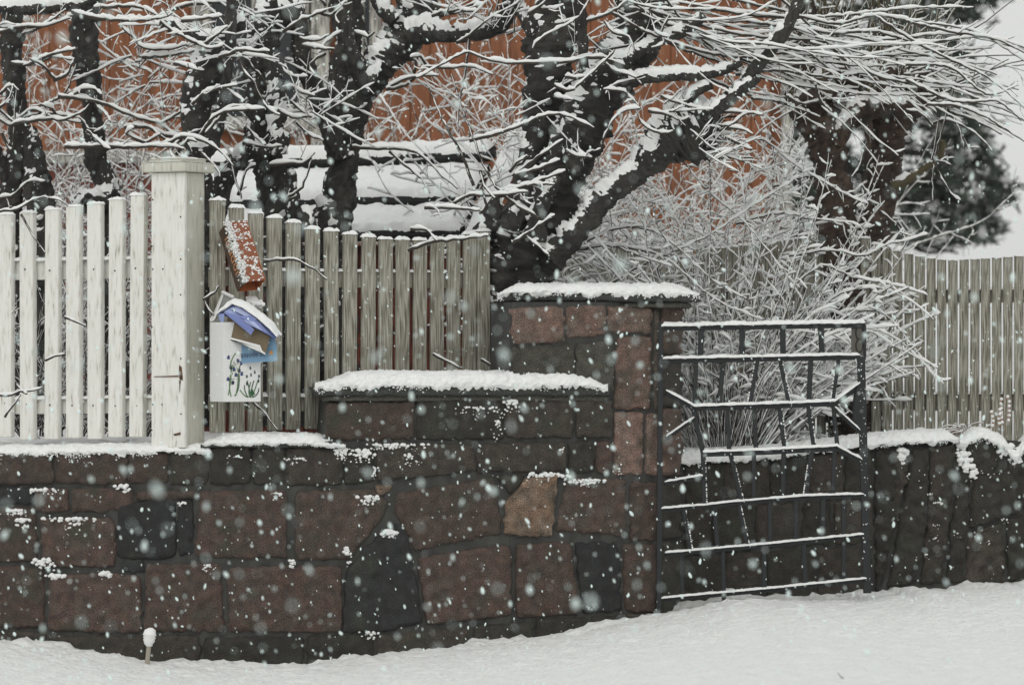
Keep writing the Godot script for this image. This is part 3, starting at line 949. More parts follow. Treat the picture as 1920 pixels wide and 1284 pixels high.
func build_gate() -> void:
	var g := thing("iron_gate", "black wrought iron garden gate of uneven bars, standing open with snow on every rail", "gate", G(1238, 1150))
	var rails := ["1240,616 1622,610", "1243,677 1613,670", "1249,737 1302,766 1436,762 1566,757 1613,722", "1318,852 1440,848 1570,841 1617,866", "1246,907 1318,895", "1240,957 1322,950 1390,943 1510,933 1620,930", "1247,1040 1430,1024 1620,1005", "1240,1125 1450,1106 1625,1088", "1249,822 1302,786", "1566,767 1613,810"]
	for k in rails.size():
		var v := numbers(rails[k])
		var o: MeshInstance3D
		var b := Builder.new()
		var s := Builder.new()
		var thick := 0.024 if k < 4 else 0.019
		for i in v.size() - 1:
			bar(b, G(v[i].x, v[i].y), G(v[i + 1].x, v[i + 1].y), thick, 0.018)
		o = part("rail", b, M.iron, g)
		var f := PackedVector3Array()
		var h := PackedVector3Array()
		for i in v.size() - 1:
			var n := int(v[i].distance_to(v[i + 1]) / 2.2)
			for j in n + (1 if i == v.size() - 2 else 0):
				var p: Vector2 = v[i].lerp(v[i + 1], float(j) / n)
				f.push_back(G(p.x, p.y) + Vector3(0, thick * 0.5, 0.009))
				h.push_back(G(p.x, p.y) + Vector3(0, thick * 0.5, -0.009))
		snow_over(s, f, h, (0.019 if k == 0 else 0.014) if k < 4 else 0.010, 0.002, 0.02)
		part("snow", s, M.snow, o)
	for t in ["1315,616 1314,674", "1392,614 1392,676", "1468,612 1469,675", "1540,611 1542,672", "1306,678 1302,766", "1357,677 1348,764", "1420,676 1405,762", "1463,675 1481,760", "1521,674 1517,757", "1573,672 1561,756", "1300,766 1319,852 1322,948", "1364,765 1368,850", "1415,763 1418,849", "1462,762 1473,847", "1516,760 1528,844", "1563,757 1571,841", "1370,850 1392,942", "1414,849 1414,940", "1470,847 1468,936", "1523,844 1510,933", "1566,842 1562,931", "1282,953 1296,1036", "1340,948 1346,1031", "1385,944 1403,1026", "1444,938 1445,1022", "1493,934 1493,1017", "1544,932 1543,1012", "1584,931 1582,1008", "1278,1038 1280,1122", "1356,1031 1358,1140", "1433,1024 1434,1107", "1507,1016 1511,1100", "1583,1009 1583,1092"]:
		var v := numbers(t)
		var b := Builder.new()
		for i in v.size() - 1:
			bar(b, G(v[i].x, v[i].y, -0.003), G(v[i + 1].x, v[i + 1].y, -0.003), 0.028 if v[0].y < 640 else rng.randf_range(0.021, 0.026), 0.018)
		var o := part("bar", b, M.iron, g)
		var lean := v[1].x - v[0].x
		if absf(lean) > 9.0:                                # snow clings to a bar that leans
			var s := Builder.new()
			for k in 40:
				var f := 1.0 - pow(rng.randf(), 1.6)
				var p := v[v.size() - 2].lerp(v[v.size() - 1], f)
				blob(s, G(p.x + (4.0 if lean > 0 else -4.0), p.y, 0.006), rng.randf_range(0.002, 0.005))
			part("snow", s, M.snow, o, "stuff")
	var b := Builder.new()
	bar(b, G(1239, 604), G(1236, 1152), 0.026, 0.026)
	part("hinge_stile", b, M.iron, g)
	b = Builder.new()
	bar(b, G(1615, 668), G(1627, 1112), 0.040, 0.024)
	bar(b, G(1621, 606), G(1622, 672), 0.012, 0.024)
	var st := part("latch_stile", b, M.iron, g)
	var s := Builder.new()
	for k in 50:
		var y := rng.randf_range(675, 1090)
		blob(s, G(1615 + (y - 668) / 444.0 * 12.0 + rng.randf_range(-7, 7), y, 0.013), rng.randf_range(0.0015, 0.0042))
	part("snow", s, M.snow, st, "stuff")
	b = Builder.new()
	box(b, G(1611, 638, -0.004), Vector3(0.075, 0.155, 0.008), Basis(), 0.001)
	var plate := part("number_plate", b, mat(lin(0.085, 0.08, 0.066), 0.6), g)
	b = Builder.new()
	for y in [624.0, 648.0]:                                # the wire figure 8
		var pts := PackedVector3Array()
		var rr := PackedFloat32Array()
		for k in 19:
			var a := TAU * k / 18.0
			pts.push_back(G(1612 + cos(a) * 6.5, y + sin(a) * 12.5, 0.004))
			rr.push_back(0.0028)
		tube(b, pts, rr, 6)
	part("figure_eight", b, M.iron, plate)
	b = Builder.new()                                       # the bowed lock case
	var ring := []
	for side in 2:
		for k in 13:
			var a := -PI / 2 - PI * k / 12.0
			b.add(G(1613 + cos(a) * 14.0, 766 + sin(a) * 46.0, 0.016 if side == 0 else -0.012))
	for k in 12:
		b.out([k, k + 1, 14 + k, 13 + k], G(1613, 766))
	var fr := []
	var bk := []
	for k in 13:
		fr.push_back(k)
		bk.push_back(13 + k)
	b.out(fr, G(1612, 766, -0.1))
	b.out(bk, G(1612, 766, 0.1))
	part("lock_case", b, M.iron, g)

# ---------------------------------------------------------------- the house and the shed
func build_house() -> void:
	var z := -9.0
	var h := thing("red_house", "rust red timber house with pale corner trim, behind the trees", "house", P(600, 780, z))
	var b := Builder.new()
	var lo := P(-700, 780, z)
	var hi := P(1478, -700, z)
	box(b, Vector3((lo.x + hi.x) / 2, (lo.y + hi.y) / 2, z - 2.1), Vector3(hi.x - lo.x - 0.02, hi.y - lo.y, 4.0), Basis(), 0.01)
	part("wall", b, M.house, h)
	var wide := 0.142
	var x := lo.x
	var k := 0
	while x < hi.x - wide:
		var w := wide - 0.002
		var px := (x + w / 2) / (PX * 1.45) + 960.0
		b = Builder.new()
		var foot := 372.0 if px < 430.0 else 720.0
		foot = 300.0 if px < 430.0 else 720.0
		var base := P(px, foot, z).y
		box(b, Vector3(x + w / 2, (base + hi.y) / 2, z - 0.06 + 0.0015 * (k % 3)), Vector3(w, hi.y - base, 0.05), Basis(), 0.006)
		part("plank", b, M.house, h)
		x += wide
		k += 1
	var rects := [["corner_board", 360, 376, -400, 300, 0.06, "trim"], ["corner_board", 1466, 1486, -700, 720, 0.05, "trim"], ["sill_board", -700, 424, 284, 306, 0.08, "trim"], ["drain_pipe", 584, 618, -400, 300, 0.09, "trim"], ["foundation", -700, 430, 306, 780, 0.01, "brick_red"]]
	for q in rects:
		b = Builder.new()
		var p0 := P(q[1], q[4], z)
		var p1 := P(q[2], q[3], z)
		box(b, Vector3((p0.x + p1.x) / 2, (p0.y + p1.y) / 2, z + q[5] - 0.06), Vector3(p1.x - p0.x, p1.y - p0.y, 0.12 if q[0] != "foundation" else 0.1), Basis(), 0.008)
		part(q[0], b, M[q[6]], h)
	for q in [[386, 570, -260, 232], [650, 704, -260, 100]]:
		var f := Builder.new()
		var pane := Builder.new()
		var p0 := P(q[0], q[3], z)
		var p1 := P(q[1], q[2], z)
		var c := Vector3((p0.x + p1.x) / 2, (p0.y + p1.y) / 2, z)
		box(f, Vector3(c.x, p0.y, z + 0.02), Vector3(p1.x - p0.x + 0.16, 0.09, 0.12), Basis(), 0.008)
		box(f, Vector3(c.x, p1.y, z + 0.02), Vector3(p1.x - p0.x + 0.16, 0.09, 0.12), Basis(), 0.008)
		for xx in [p0.x, p1.x]:
			box(f, Vector3(xx, c.y, z + 0.02), Vector3(0.08, p1.y - p0.y - 0.1, 0.11), Basis(), 0.008)
		box(f, Vector3(c.x, c.y, z + 0.01), Vector3(0.045, p1.y - p0.y - 0.1, 0.07), Basis(), 0.006)
		var o := part("window", f, M.trim, h)
		box(pane, Vector3(c.x, c.y, z - 0.01), Vector3(p1.x - p0.x - 0.08, p1.y - p0.y - 0.09, 0.024), Basis(), 0.002)
		part("pane", pane, M.glass, o)

func build_shed() -> void:
	var s := thing("garden_shed", "low red shed behind the grey fence, its tiered roof deep in snow", "shed", P(700, 800, -2.6))
	var b := Builder.new()
	var el := P(330, 452, -2.45)
	var er := P(862, 446, -2.45)
	var rl := P(340, 300, -3.5)
	var rr := P(928, 276, -3.5)
	var wall_l := P(340, 460, -2.62)
	var wall_r := P(850, 460, -2.62)
	var n := 24
	for i in n:                                             # the front wall, board by board
		b = Builder.new()
		var w := (wall_r.x - wall_l.x) / n
		box(b, Vector3(wall_l.x + w * (i + 0.5), (1.0 + wall_l.y) / 2, -2.62), Vector3(w - 0.003, wall_l.y - 1.0, 0.02), Basis(), 0.003)
		part("plank", b, M.shed_red, s)
	b = Builder.new()
	box(b, Vector3((wall_l.x + wall_r.x) / 2, (1.0 + wall_l.y) / 2, -3.2), Vector3(wall_r.x - wall_l.x - 0.01, wall_l.y - 1.0, 1.13), Basis(), 0.01)
	part("wall", b, M.shed_red, s)
	for c in [[0.0, 0.40, 0.045], [0.34, 0.85, 0.062], [0.80, 1.04, 0.075]]:
		var a: Vector3 = el.lerp(rl, c[0]) + Vector3(0, c[2], 0.02)
		var a2: Vector3 = er.lerp(rr, c[0]) + Vector3(0, c[2], 0.02)
		var d: Vector3 = el.lerp(rl, c[1]) + Vector3(0, -0.02, 0)
		var d2: Vector3 = er.lerp(rr, c[1]) + Vector3(0, -0.02, 0)
		b = Builder.new()
		var down := Vector3(0, -0.06, 0)
		for p in [a, a2, d2, d]:
			b.add(p)
		for p in [a, a2, d2, d]:
			b.add(p + down)
		var mid := (a + d2) / 2 + down * 0.5
		for f in [[0, 1, 2, 3], [4, 5, 6, 7], [0, 1, 5, 4], [1, 2, 6, 5], [2, 3, 7, 6], [3, 0, 4, 7]]:
			b.out([f[0], f[1], f[2], f[3]], mid)
		var o := part("roof", b, M.felt, s)
		b = Builder.new()
		snow_patch(b, a, a2, d2, d, 0.034 if c[0] < 0.7 else 0.055, 0.02)
		part("snow", b, M.snow, o)
	b = Builder.new()                                       # the boarded end wall under it
	sheet_of(b, [Vector3(wall_r.x + 0.03, 1.0, -2.62), Vector3(P(975, 0, -3.75).x, 1.0, -3.75), P(985, 300, -3.6), Vector3(wall_r.x + 0.06, wall_r.y + 0.02, -2.6)], 0.03, Vector3(0.95, 0, 0.3))
	part("end_wall", b, M.shed_orange, s)
	# the barge board on the right-hand end with its own ridge of snow
	b = Builder.new()
	var low := P(872, 444, -2.38) + Vector3(0.1, 0.03, 0)
	var top := P(962, 240, -3.5) + Vector3(0.09, 0.04, 0)
	
	for p in [low, top, top + Vector3(0.05, 0, 0), low + Vector3(0.05, 0, 0), low + Vector3(0, -0.13, 0), top + Vector3(0, -0.2, 0), top + Vector3(0.05, -0.2, 0), low + Vector3(0.05, -0.13, 0)]:
		b.add(p)
	var bm := (low + top) / 2 + Vector3(0.025, -0.08, 0)
	for f in [[0, 1, 2, 3], [4, 5, 6, 7], [0, 1, 5, 4], [1, 2, 6, 5], [2, 3, 7, 6], [3, 0, 4, 7]]:
		b.out([f[0], f[1], f[2], f[3]], bm)
	var bb := part("barge_board", b, M.shed_orange, s)
	b = Builder.new()
	snow_patch(b, low + Vector3(-0.10, -0.012, 0), low + Vector3(0.045, 0, 0), top + Vector3(0.04, 0, 0), top + Vector3(-0.09, -0.012, 0), 0.045, 0.015)
	part("snow", b, M.snow, bb)

# ---------------------------------------------------------------- fences
func cap_snow(b: Builder, at: Vector3, basis: Basis, w: float, d: float, high: float) -> void:
	# a little pillow of snow on a board's end
	var n := 10
	var s := b.v.size()
	for i in n + 1:
		for j in n + 1:
			var u := i / float(n) * 2 - 1
			var v := j / float(n) * 2 - 1
			var e := pow(maxf(0.0, 1.0 - pow(absf(u), 4.0)), 0.5) * pow(maxf(0.0, 1.0 - pow(absf(v), 4.0)), 0.5)
			var p := at + basis * Vector3(u * (w * 0.5 + 0.003), 0, v * (d * 0.5 + 0.004))
			p.y += high * e * (0.85 + 0.5 * n1.get_noise_3dv(p * 20.0)) + 0.004 * n1.get_noise_3dv(p * 80.0) - 0.002 + 0.3 * high * e * n1.get_noise_3dv(p * 50.0)
			b.add(p)
	for i in n:
		for j in n:
			var k := s + i * (n + 1) + j
			b.quad(k, k + n + 1, k + n + 2, k + 1)

func picket(fence: Node3D, px: float, top: float, bottom: float, z: float, w: float, d: float, turn: float, m: Material, tone: Color, snow: float, nails: Array) -> void:
	var hi := P(px, top, z)
	var lo := P(px, bottom, z)
	var basis := Basis(Vector3.UP, turn) * Basis(Vector3(0, 0, 1), rng.randfn(0, 0.0035))
	var b := Builder.new()
	b.col = tone
	box(b, Vector3(hi.x, (hi.y + lo.y) / 2, z), Vector3(w, hi.y - lo.y, d), basis, 0.005)
	var o := part("picket", b, m, fence)
	if snow > 0.0:
		b = Builder.new()
		cap_snow(b, hi - Vector3(0, 0.002, 0), Basis(Vector3.UP, turn), w, d, snow)
		part("snow", b, M.snow, o)
	for y in nails:
		b = Builder.new()
		var p: Vector3 = P(px + rng.randf_range(-4, 4), y + rng.randf_range(-3, 3), z) + Basis(Vector3.UP, turn) * Vector3(0, 0, d / 2)
		p.x = P(px + rng.randf_range(-3, 3), y, z).x + (Basis(Vector3.UP, turn) * Vector3(0, 0, d / 2)).x
		tube(b, PackedVector3Array([p - Vector3(0, 0, 0.004), p + Vector3(0, 0, 0.0025)]), PackedFloat32Array([0.0045, 0.004]), 8)
		part("nail", b, M.nail, o)

func rail(fence: Node3D, v: Array, h: float, m: Material, zf: Callable, snow: float, tone := Color.WHITE) -> void:
	var b := Builder.new()
	b.col = tone
	for i in v.size() - 1:
		bar(b, P(v[i].x, v[i].y, zf.call(v[i].x)), P(v[i + 1].x, v[i + 1].y, zf.call(v[i + 1].x)), h, 0.03)
	var o := part("rail", b, m, fence)
	b = Builder.new()
	var f := PackedVector3Array()
	var k := PackedVector3Array()
	for i in v.size() - 1:
		var n := int(absf(v[i + 1].x - v[i].x) / 4.0)
		for j in n + (1 if i == v.size() - 2 else 0):
			var q: Vector2 = v[i].lerp(v[i + 1], float(j) / n)
			var p: Vector3 = P(q.x, q.y, zf.call(q.x)) + Vector3(0, h * 0.5, 0)
			f.push_back(p + Vector3(0, 0, 0.018))
			k.push_back(p - Vector3(0, 0, 0.016))
	snow_over(b, f, k, snow, 0.004, 0.02)
	part("snow", b, M.snow, o)

func build_fences() -> void:
	var w := thing("white_fence", "white painted picket fence with flaking paint, left of the square post", "fence", P(140, 825, -0.3))
	var tops := {-146.0: 412, -106.0: 408, -66.0: 406, -27.0: 404, 11.0: 401, 52.0: 398, 99.0: 392, 139.0: 386, 179.0: 381, 219.0: 373, 259.0: 365}
	for px in tops:
		var f := rng.randf_range(0.95, 1.03)
		picket(w, px, tops[px], 822.0 + rng.randf_range(-3, 3), wall_z(px) - 0.14, 0.081, 0.042, deg_to_rad(-27), M.white_wood, Color(f, f, f * 0.99), 0.016, [506.0, 758.0])
	var zf := func(px): return wall_z(px) - 0.185
	rail(w, [Vector2(-170, 509), Vector2(60, 507), Vector2(290, 503)], 0.095, M.white_wood, zf, 0.016)
	rail(w, [Vector2(-170, 764), Vector2(60, 762), Vector2(290, 760)], 0.075, M.white_wood, zf, 0.014)

	var p := thing("gate_post", "square white boarded post with a stepped cap, where white and grey fences meet", "post", P(333, 836, -0.14))
	var turn := deg_to_rad(-30)
	var bs := Basis(Vector3.UP, turn)
	var mid := P(333, 0, -0.14)
	var yb := P(333, 838, -0.14).y
	var yt := P(333, 325, -0.14).y
	for k in 4:                                             # four boards round the post
		var a := turn + PI / 2 * k
		var bk := Basis(Vector3.UP, a)
		var b := Builder.new()
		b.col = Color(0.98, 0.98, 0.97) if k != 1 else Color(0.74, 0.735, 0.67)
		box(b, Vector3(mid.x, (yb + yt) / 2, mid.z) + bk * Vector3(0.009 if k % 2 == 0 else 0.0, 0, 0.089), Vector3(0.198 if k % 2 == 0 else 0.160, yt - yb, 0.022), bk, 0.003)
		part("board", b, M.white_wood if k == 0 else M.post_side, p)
	var b := Builder.new()
	box(b, Vector3(mid.x, (yt + P(0, 304, -0.14).y) / 2, mid.z), Vector3(0.262, P(0, 304, -0.14).y - yt - 0.004, 0.262), bs, 0.006)
	var cap := part("cap", b, M.post_side, p)
	b = Builder.new()
	cap_snow(b, Vector3(mid.x, P(0, 305, -0.14).y, mid.z), bs, 0.262, 0.262, 0.006)
	part("snow", b, M.snow, cap)
	b = Builder.new()
	box(b, Vector3(mid.x, P(0, 301, -0.14).y, mid.z), Vector3(0.20, 0.022, 0.20), bs, 0.005)
	cap = part("cap", b, M.post_side, p)
	b = Builder.new()
	cap_snow(b, Vector3(mid.x, P(0, 298, -0.14).y, mid.z), bs, 0.205, 0.205, 0.012)
	part("snow", b, M.snow, cap)
	var nails := [[-0.08, 375], [0.085, 408], [-0.08, 505], [-0.02, 505], [0.085, 487], [0.085, 553], [-0.085, 613], [0.087, 672], [-0.08, 758], [-0.025, 758], [0.087, 775], [-0.085, 462], [-0.086, 806]]
	for q in nails:
		b = Builder.new()
		var at: Vector3 = Vector3(mid.x, P(0, q[1], -0.14).y, mid.z) + bs * Vector3(q[0], 0, 0.1)
		tube(b, PackedVector3Array([at - bs * Vector3(0, 0, 0.004), at + bs * Vector3(0, 0, 0.0025)]), PackedFloat32Array([0.0042, 0.0038]), 8)
		part("nail", b, M.nail, p)
	b = Builder.new()                                       # the split and the bare patches where paint has broken off
	var fz := 0.1012
	var at2 := func(u, y, o): return Vector3(mid.x, P(0, y, -0.14).y, mid.z) + bs * Vector3(u, 0, fz + o)
	for poly in [[[0.078, 684], [0.092, 688], [0.098, 706], [0.098, 713], [0.082, 712], [0.075, 704]], [[0.078, 712], [0.087, 713], [0.083, 722], [0.081, 736]], [[-0.075, 705.5], [0.07, 703.5], [0.076, 706], [0.03, 706.4], [-0.07, 706.8]], [[0.04, 813], [0.085, 809], [0.085, 814], [0.05, 816]]]:
		var ids := []
		var c := Vector3.ZERO
		for q in poly:
			ids.push_back(b.add(at2.call(q[0], q[1], 0.0)))
		for q in poly:
			c += at2.call(q[0] , q[1], 0.003) / poly.size()
		var s := b.v.size()
		var top := []
		for q in poly:
			top.push_back(b.add((at2.call(q[0], q[1], 0.003) as Vector3).lerp(c, 0.08)))
		for k in poly.size():
			var k2: int = (k + 1) % poly.size()
			b.out([ids[k], ids[k2], top[k2], top[k]], c - bs * Vector3(0, 0, 0.05))
		b.out(top, c - bs * Vector3(0, 0, 0.05))
	part("bare_patch", b, M.bare_wood, p, "stuff")

	var g := thing("grey_fence", "weathered grey picket fence dipping in a curve between the white post and the pillar", "fence", P(640, 815, -0.5))
	var gz := func(px): return -0.13 - (px - 390.0) / 515.0 * 0.73
	tops = {407.0: 374, 443.0: 388, 478.0: 399, 514.0: 407, 549.0: 416, 585.0: 428, 621.0: 432, 655.0: 438, 690.0: 443, 722.0: 447, 754.0: 448, 787.0: 449, 819.0: 447, 850.0: 445, 880.0: 438, 906.0: 432}
	for px in tops:
		var f := rng.randf_range(0.74, 1.12)
		picket(g, px, tops[px], 812.0 - (px - 400.0) * 0.04, gz.call(px), 0.079 - (px - 400.0) * 0.000013, 0.026, deg_to_rad(28), M.old_wood, Color(f * 0.95, f * 0.96, f * 0.85), 0.018, [])
	rail(g, [Vector2(392, 520), Vector2(640, 524), Vector2(910, 526)], 0.08, M.old_wood, func(px): return gz.call(px) - 0.035, 0.012, Color(0.5, 0.5, 0.5))
	rail(g, [Vector2(392, 756), Vector2(640, 758), Vector2(910, 752)], 0.07, M.old_wood, func(px): return gz.call(px) - 0.035, 0.018, Color(0.5, 0.5, 0.5))

	var r := thing("brown_fence", "close boarded brown fence dipping in the middle, on the right behind the bush", "fence", P(1750, 815, -2.0))
	var rz := func(px): return -1.75 - clampf((1920.0 - px) / 900.0, -0.6, 1.0) * 1.0
	var px := 1046.0
	while px < 2150.0:
		var top := 487.0 - 32.0 * pow(absf(px - 1790.0) / 150.0, 1.7) if px > 1640.0 and px < 1790.0 else (486.0 - 8.0 * pow(maxf(0, px - 1790.0) / 130.0, 1.5) if px >= 1790.0 else 455.0 + 12.0 * sin(px * 0.011))
		var f := rng.randf_range(0.8, 1.18)
		var wide := 18.0 + rng.randf_range(-0.9, 0.9)
		var zz: float = rz.call(px)
		picket(r, px, top, 826.0 + rng.randf_range(-5, 3), zz, wide * PX * (CAM_Z - zz) / CAM_Z, 0.018, deg_to_rad(9), M.old_wood, Color(f * 1.32, f * 1.35, f * 1.0), 0.012 if px < 1760.0 else 0.005, [])
		px += 20.6
	rail(r, [Vector2(1040, 552), Vector2(1640, 552), Vector2(1790, 556), Vector2(2150, 552)], 0.07, M.old_wood, func(q): return rz.call(q) - 0.04, 0.01, Color(0.5, 0.5, 0.45))
	rail(r, [Vector2(1040, 752), Vector2(1640, 752), Vector2(1790, 755), Vector2(2150, 752)], 0.09, M.old_wood, func(q): return rz.call(q) - 0.04, 0.012, Color(0.5, 0.5, 0.45))

# ---------------------------------------------------------------- the letter box and what is stuck in it
func sheet_of(b: Builder, pts: Array, thick: float, away: Vector3) -> void:      # a stiff sheet through corner points
	var n := pts.size()
	var c := Vector3.ZERO
	for p in pts:
		c += p / n
	for p in pts:
		b.add(p)
	for p in pts:
		b.add(p - away * thick)
	var s := b.v.size() - 2 * n
	var f := []
	var k2 := []
	for k in n:
		f.push_back(s + k)
		k2.push_back(s + n + k)
		b.out([s + k, s + (k + 1) % n, s + n + (k + 1) % n, s + n + k], c - away * thick * 0.5)
	b.out(f, c - away * thick)
	b.out(k2, c + away * thick)

func build_mail() -> void:
	var turn := deg_to_rad(28)
	var bs := Basis(Vector3.UP, turn)
	var z := 0.05
	var k := PX * (CAM_Z - z) / CAM_Z
	var mid := P(440, 680, z)
	var m := thing("letter_box", "white enamel letter box with painted bluebells, lid up, hung on the grey fence", "letter box", P(440, 754, z))
	var b := Builder.new()
	var w := 0.197
	var d := 0.165
	var top := P(0, 604, z).y
	var low := P(0, 753, z).y
	var centre := Vector3(mid.x, (top + low) / 2, z - 0.03)
	for q in [[Vector3(0, 0, d / 2 - 0.003), Vector3(w, top - low, 0.006), "front"], [Vector3(0, 0, -d / 2 + 0.003), Vector3(w, top - low, 0.006), "back"], [Vector3(-w / 2 + 0.003, 0, 0), Vector3(0.006, top - low, d - 0.013), "side"], [Vector3(w / 2 - 0.003, 0, 0), Vector3(0.006, top - low, d - 0.013), "side"], [Vector3(0, (low - top) / 2 + 0.004, 0), Vector3(w - 0.013, 0.006, d - 0.013), "bottom"]]:
		b = Builder.new()
		box(b, centre + bs * q[0], q[1], bs, 0.002)
		part(q[2], b, M.enamel, m)
	# painted flowers on the front
	var im := Image.create(256, 512, false, Image.FORMAT_RGBA8)
	im.fill(Color(0, 0, 0, 0))
	paint_flowers(im)
	var st := StandardMaterial3D.new()
	st.albedo_texture = ImageTexture.create_from_image(im)
	st.transparency = BaseMaterial3D.TRANSPARENCY_ALPHA_SCISSOR
	st.alpha_scissor_threshold = 0.4
	st.roughness = 0.5
	b = Builder.new()
	var fo := centre + bs * Vector3(0, 0, d / 2 + 0.0012)
	for q in [[-1, -1], [-1, 1], [1, 1], [1, -1]]:
		b.add(fo + bs * Vector3(q[0] * w * 0.49, q[1] * (top - low) * 0.49, 0))
		b.uv.push_back(Vector2(0.5 + q[0] * 0.5, 0.5 - q[1] * 0.5))
	b.quad(0, 1, 2, 3)
	part("painted_flowers", b, st, m)
	# the lid stands open behind the letters
	var lid := Builder.new()
	sheet_of(lid, [P(404, 602, -0.05), P(416, 549, -0.10), P(470, 566, -0.07), P(492, 598, 0.02), P(490, 606, 0.02)], 0.004, Vector3(0, 0.2, 1).normalized())
	var o := part("lid", lid, M.zinc, m)
	b = Builder.new()
	sheet_of(b, [P(394, 603, -0.04), P(393, 598, -0.04), P(399, 588, -0.045), P(416, 548, -0.095), P(419, 552, -0.095), P(405, 592, -0.045), P(401, 601, -0.04)], 0.006, Vector3(0, 0, 1))
	part("hinge_arm", b, M.enamel, o)
	b = Builder.new()
	snow_patch(b, P(462, 568, -0.03), P(490, 574, 0.0), P(480, 556, -0.12), P(460, 556, -0.12), 0.02, 0.006, 0.008)
	for i in 12:
		blob(b, P(418 + i * 1.6, 548 + i * 0.8, -0.09), 0.011)
		blob(b, P(486 + rng.randf_range(-14, 8), 568 + rng.randf_range(-3, 4), 0.0), 0.012)
	part("snow", b, M.snow, o)

	# letters: a sky blue leaflet, a torn brown card, a blue plastic packet with snow on it
	var l := thing("blue_leaflet", "pale blue printed leaflet hanging upside down from the letter box", "leaflet", P(480, 678, 0.12))
	b = Builder.new()
	var away := bs * Vector3(0, 0, 1)
	sheet_of(b, [P(438, 682, 0.085), P(442, 628, 0.085), P(512, 620, 0.145), P(519, 650, 0.15), P(519, 677, 0.15)], 0.003, away)
	part("paper", b, M.flyer, l)
	var across := (P(519, 660, 0.15) - P(440, 664, 0.085)).normalized()
	var up := Vector3.UP
	var nrm := across.cross(up).normalized()
	flat_text("us apotek", 0.030, M.ink, l, "lettering", Transform3D(Basis(-across, -up, nrm), P(475, 666, 0.118) + nrm * 0.010))
	b = Builder.new()
	var rim := []
	var c0 := P(508, 661, 0.145) + nrm * 0.004
	for i in 14:
		rim.push_back(c0 + (across * cos(TAU * i / 14) + up * sin(TAU * i / 14)) * 0.0105)
	sheet_of(b, rim, 0.002, nrm)
	part("round_emblem", b, M.orange_dot, l)

	l = thing("brown_card", "torn brown cardboard envelope wedged in the letter box under the blue packet", "envelope", P(465, 660, 0.14))
	b = Builder.new()
	sheet_of(b, [P(424, 633, 0.115), P(427, 592, 0.10), P(508, 622, 0.165), P(500, 655, 0.17), P(497, 664, 0.17), P(488, 658, 0.165), P(486, 648, 0.165)], 0.005, away)
	part("card", b, M.card, l)
	b = Builder.new()
	sheet_of(b, [P(424, 634, 0.117), P(426, 631, 0.117), P(487, 647, 0.167), P(491, 657, 0.168), P(497, 662, 0.172), P(497, 665, 0.172), P(487, 659, 0.167), P(485, 650, 0.167)], 0.004, away)
	part("torn_edge", b, M.enamel, l)

	l = thing("blue_packet", "crumpled blue plastic mail packet drooping over the letter box, snow on top", "packet", P(470, 600, 0.15))
	b = Builder.new()
	sheet_of(b, [P(409, 587, 0.08), P(437, 566, 0.07), P(524, 632, 0.19), P(514, 627, 0.185), P(470, 596, 0.15)], 0.004, Vector3(0, 0.4, 0.9))
	part("top_fold", b, M.blue_light, l)
	b = Builder.new()
	sheet_of(b, [P(419, 585, 0.125), P(440, 571, 0.11), P(468, 584, 0.14), P(512, 634, 0.20), P(502, 625, 0.195), P(452, 595, 0.155)], 0.003, Vector3(0, 0.2, 1).normalized())
	part("flap", b, M.blue_light, l)
	b = Builder.new()
	sheet_of(b, [P(419, 586, 0.13), P(450, 591, 0.155), P(476, 618, 0.185), P(470, 628, 0.187)], 0.003, Vector3(0, -0.1, 1).normalized())
	part("flap", b, M.blue_paper, l)
	b = Builder.new()
	sheet_of(b, [P(430, 578, 0.128), P(446, 574, 0.125), P(482, 600, 0.172), P(462, 594, 0.166)], 0.002, Vector3(0, 0.5, 1).normalized())
	part("crease", b, mat(lin(0.42, 0.47, 0.68), 0.25), l)
	b = Builder.new()
	sheet_of(b, [P(455, 600, 0.170), P(476, 603, 0.182), P(492, 620, 0.200), P(474, 612, 0.188)], 0.002, Vector3(0, 0.2, 1).normalized())
	part("crease", b, mat(lin(0.34, 0.40, 0.62), 0.25), l)
	b = Builder.new()
	sheet_of(b, [P(448, 592, 0.165), P(470, 592, 0.165), P(506, 627, 0.205), P(484, 617, 0.195)], 0.003, Vector3(0, 0.3, 1).normalized())
	part("flap", b, M.blue_paper, l)
	b = Builder.new()
	sheet_of(b, [P(408, 588, 0.09), P(420, 588, 0.12), P(418, 606, 0.12), P(413, 605, 0.10)], 0.003, Vector3(0, 0, 1))
	part("flap", b, M.blue_light, l)
	b = Builder.new()
	sheet_of(b, [P(436, 567, 0.065), P(446, 566, 0.07), P(524, 628, 0.19), P(512, 636, 0.20), P(470, 590, 0.145)], 0.003, Vector3(0, 0.6, 0.8))
	part("side_fold", b, M.blue_paper, l)
	b = Builder.new()
	var f := PackedVector3Array()
	var h := PackedVector3Array()
	var ridge := [Vector2(408, 586), Vector2(438, 567), Vector2(458, 574), Vector2(485, 593), Vector2(508, 613), Vector2(525, 632)]
	for i in 5:
		for j in 8:
			var q: Vector2 = ridge[i].lerp(ridge[i + 1], j / 8.0)
			var zz := lerpf(0.085, 0.195, (q.x - 408.0) / 116.0)
			f.push_back(P(q.x, q.y, zz) + Vector3(-0.004, -0.004, 0.006))
			h.push_back(P(q.x + 6, q.y - 2, zz - 0.05))
	snow_over(b, f, h, 0.022, 0.006, 0.05)
	part("snow", b, M.snow, l)

	# the orange parcel stuck between the pickets above
	var pk := thing("orange_carton", "snowy orange and brown carton leaning between grey pickets above the letter box", "carton", P(470, 550, -0.02))
	var a := P(436, 424, -0.10)
	var e := P(471, 536, 0.02)
	var ax := (e - a).normalized()
	var sx := Vector3(0.94, 0.26, 0.2)
	sx = (sx - ax * sx.dot(ax)).normalized()
	var sz := sx.cross(ax).normalized()
	if sz.z < 0:
		sz = -sz
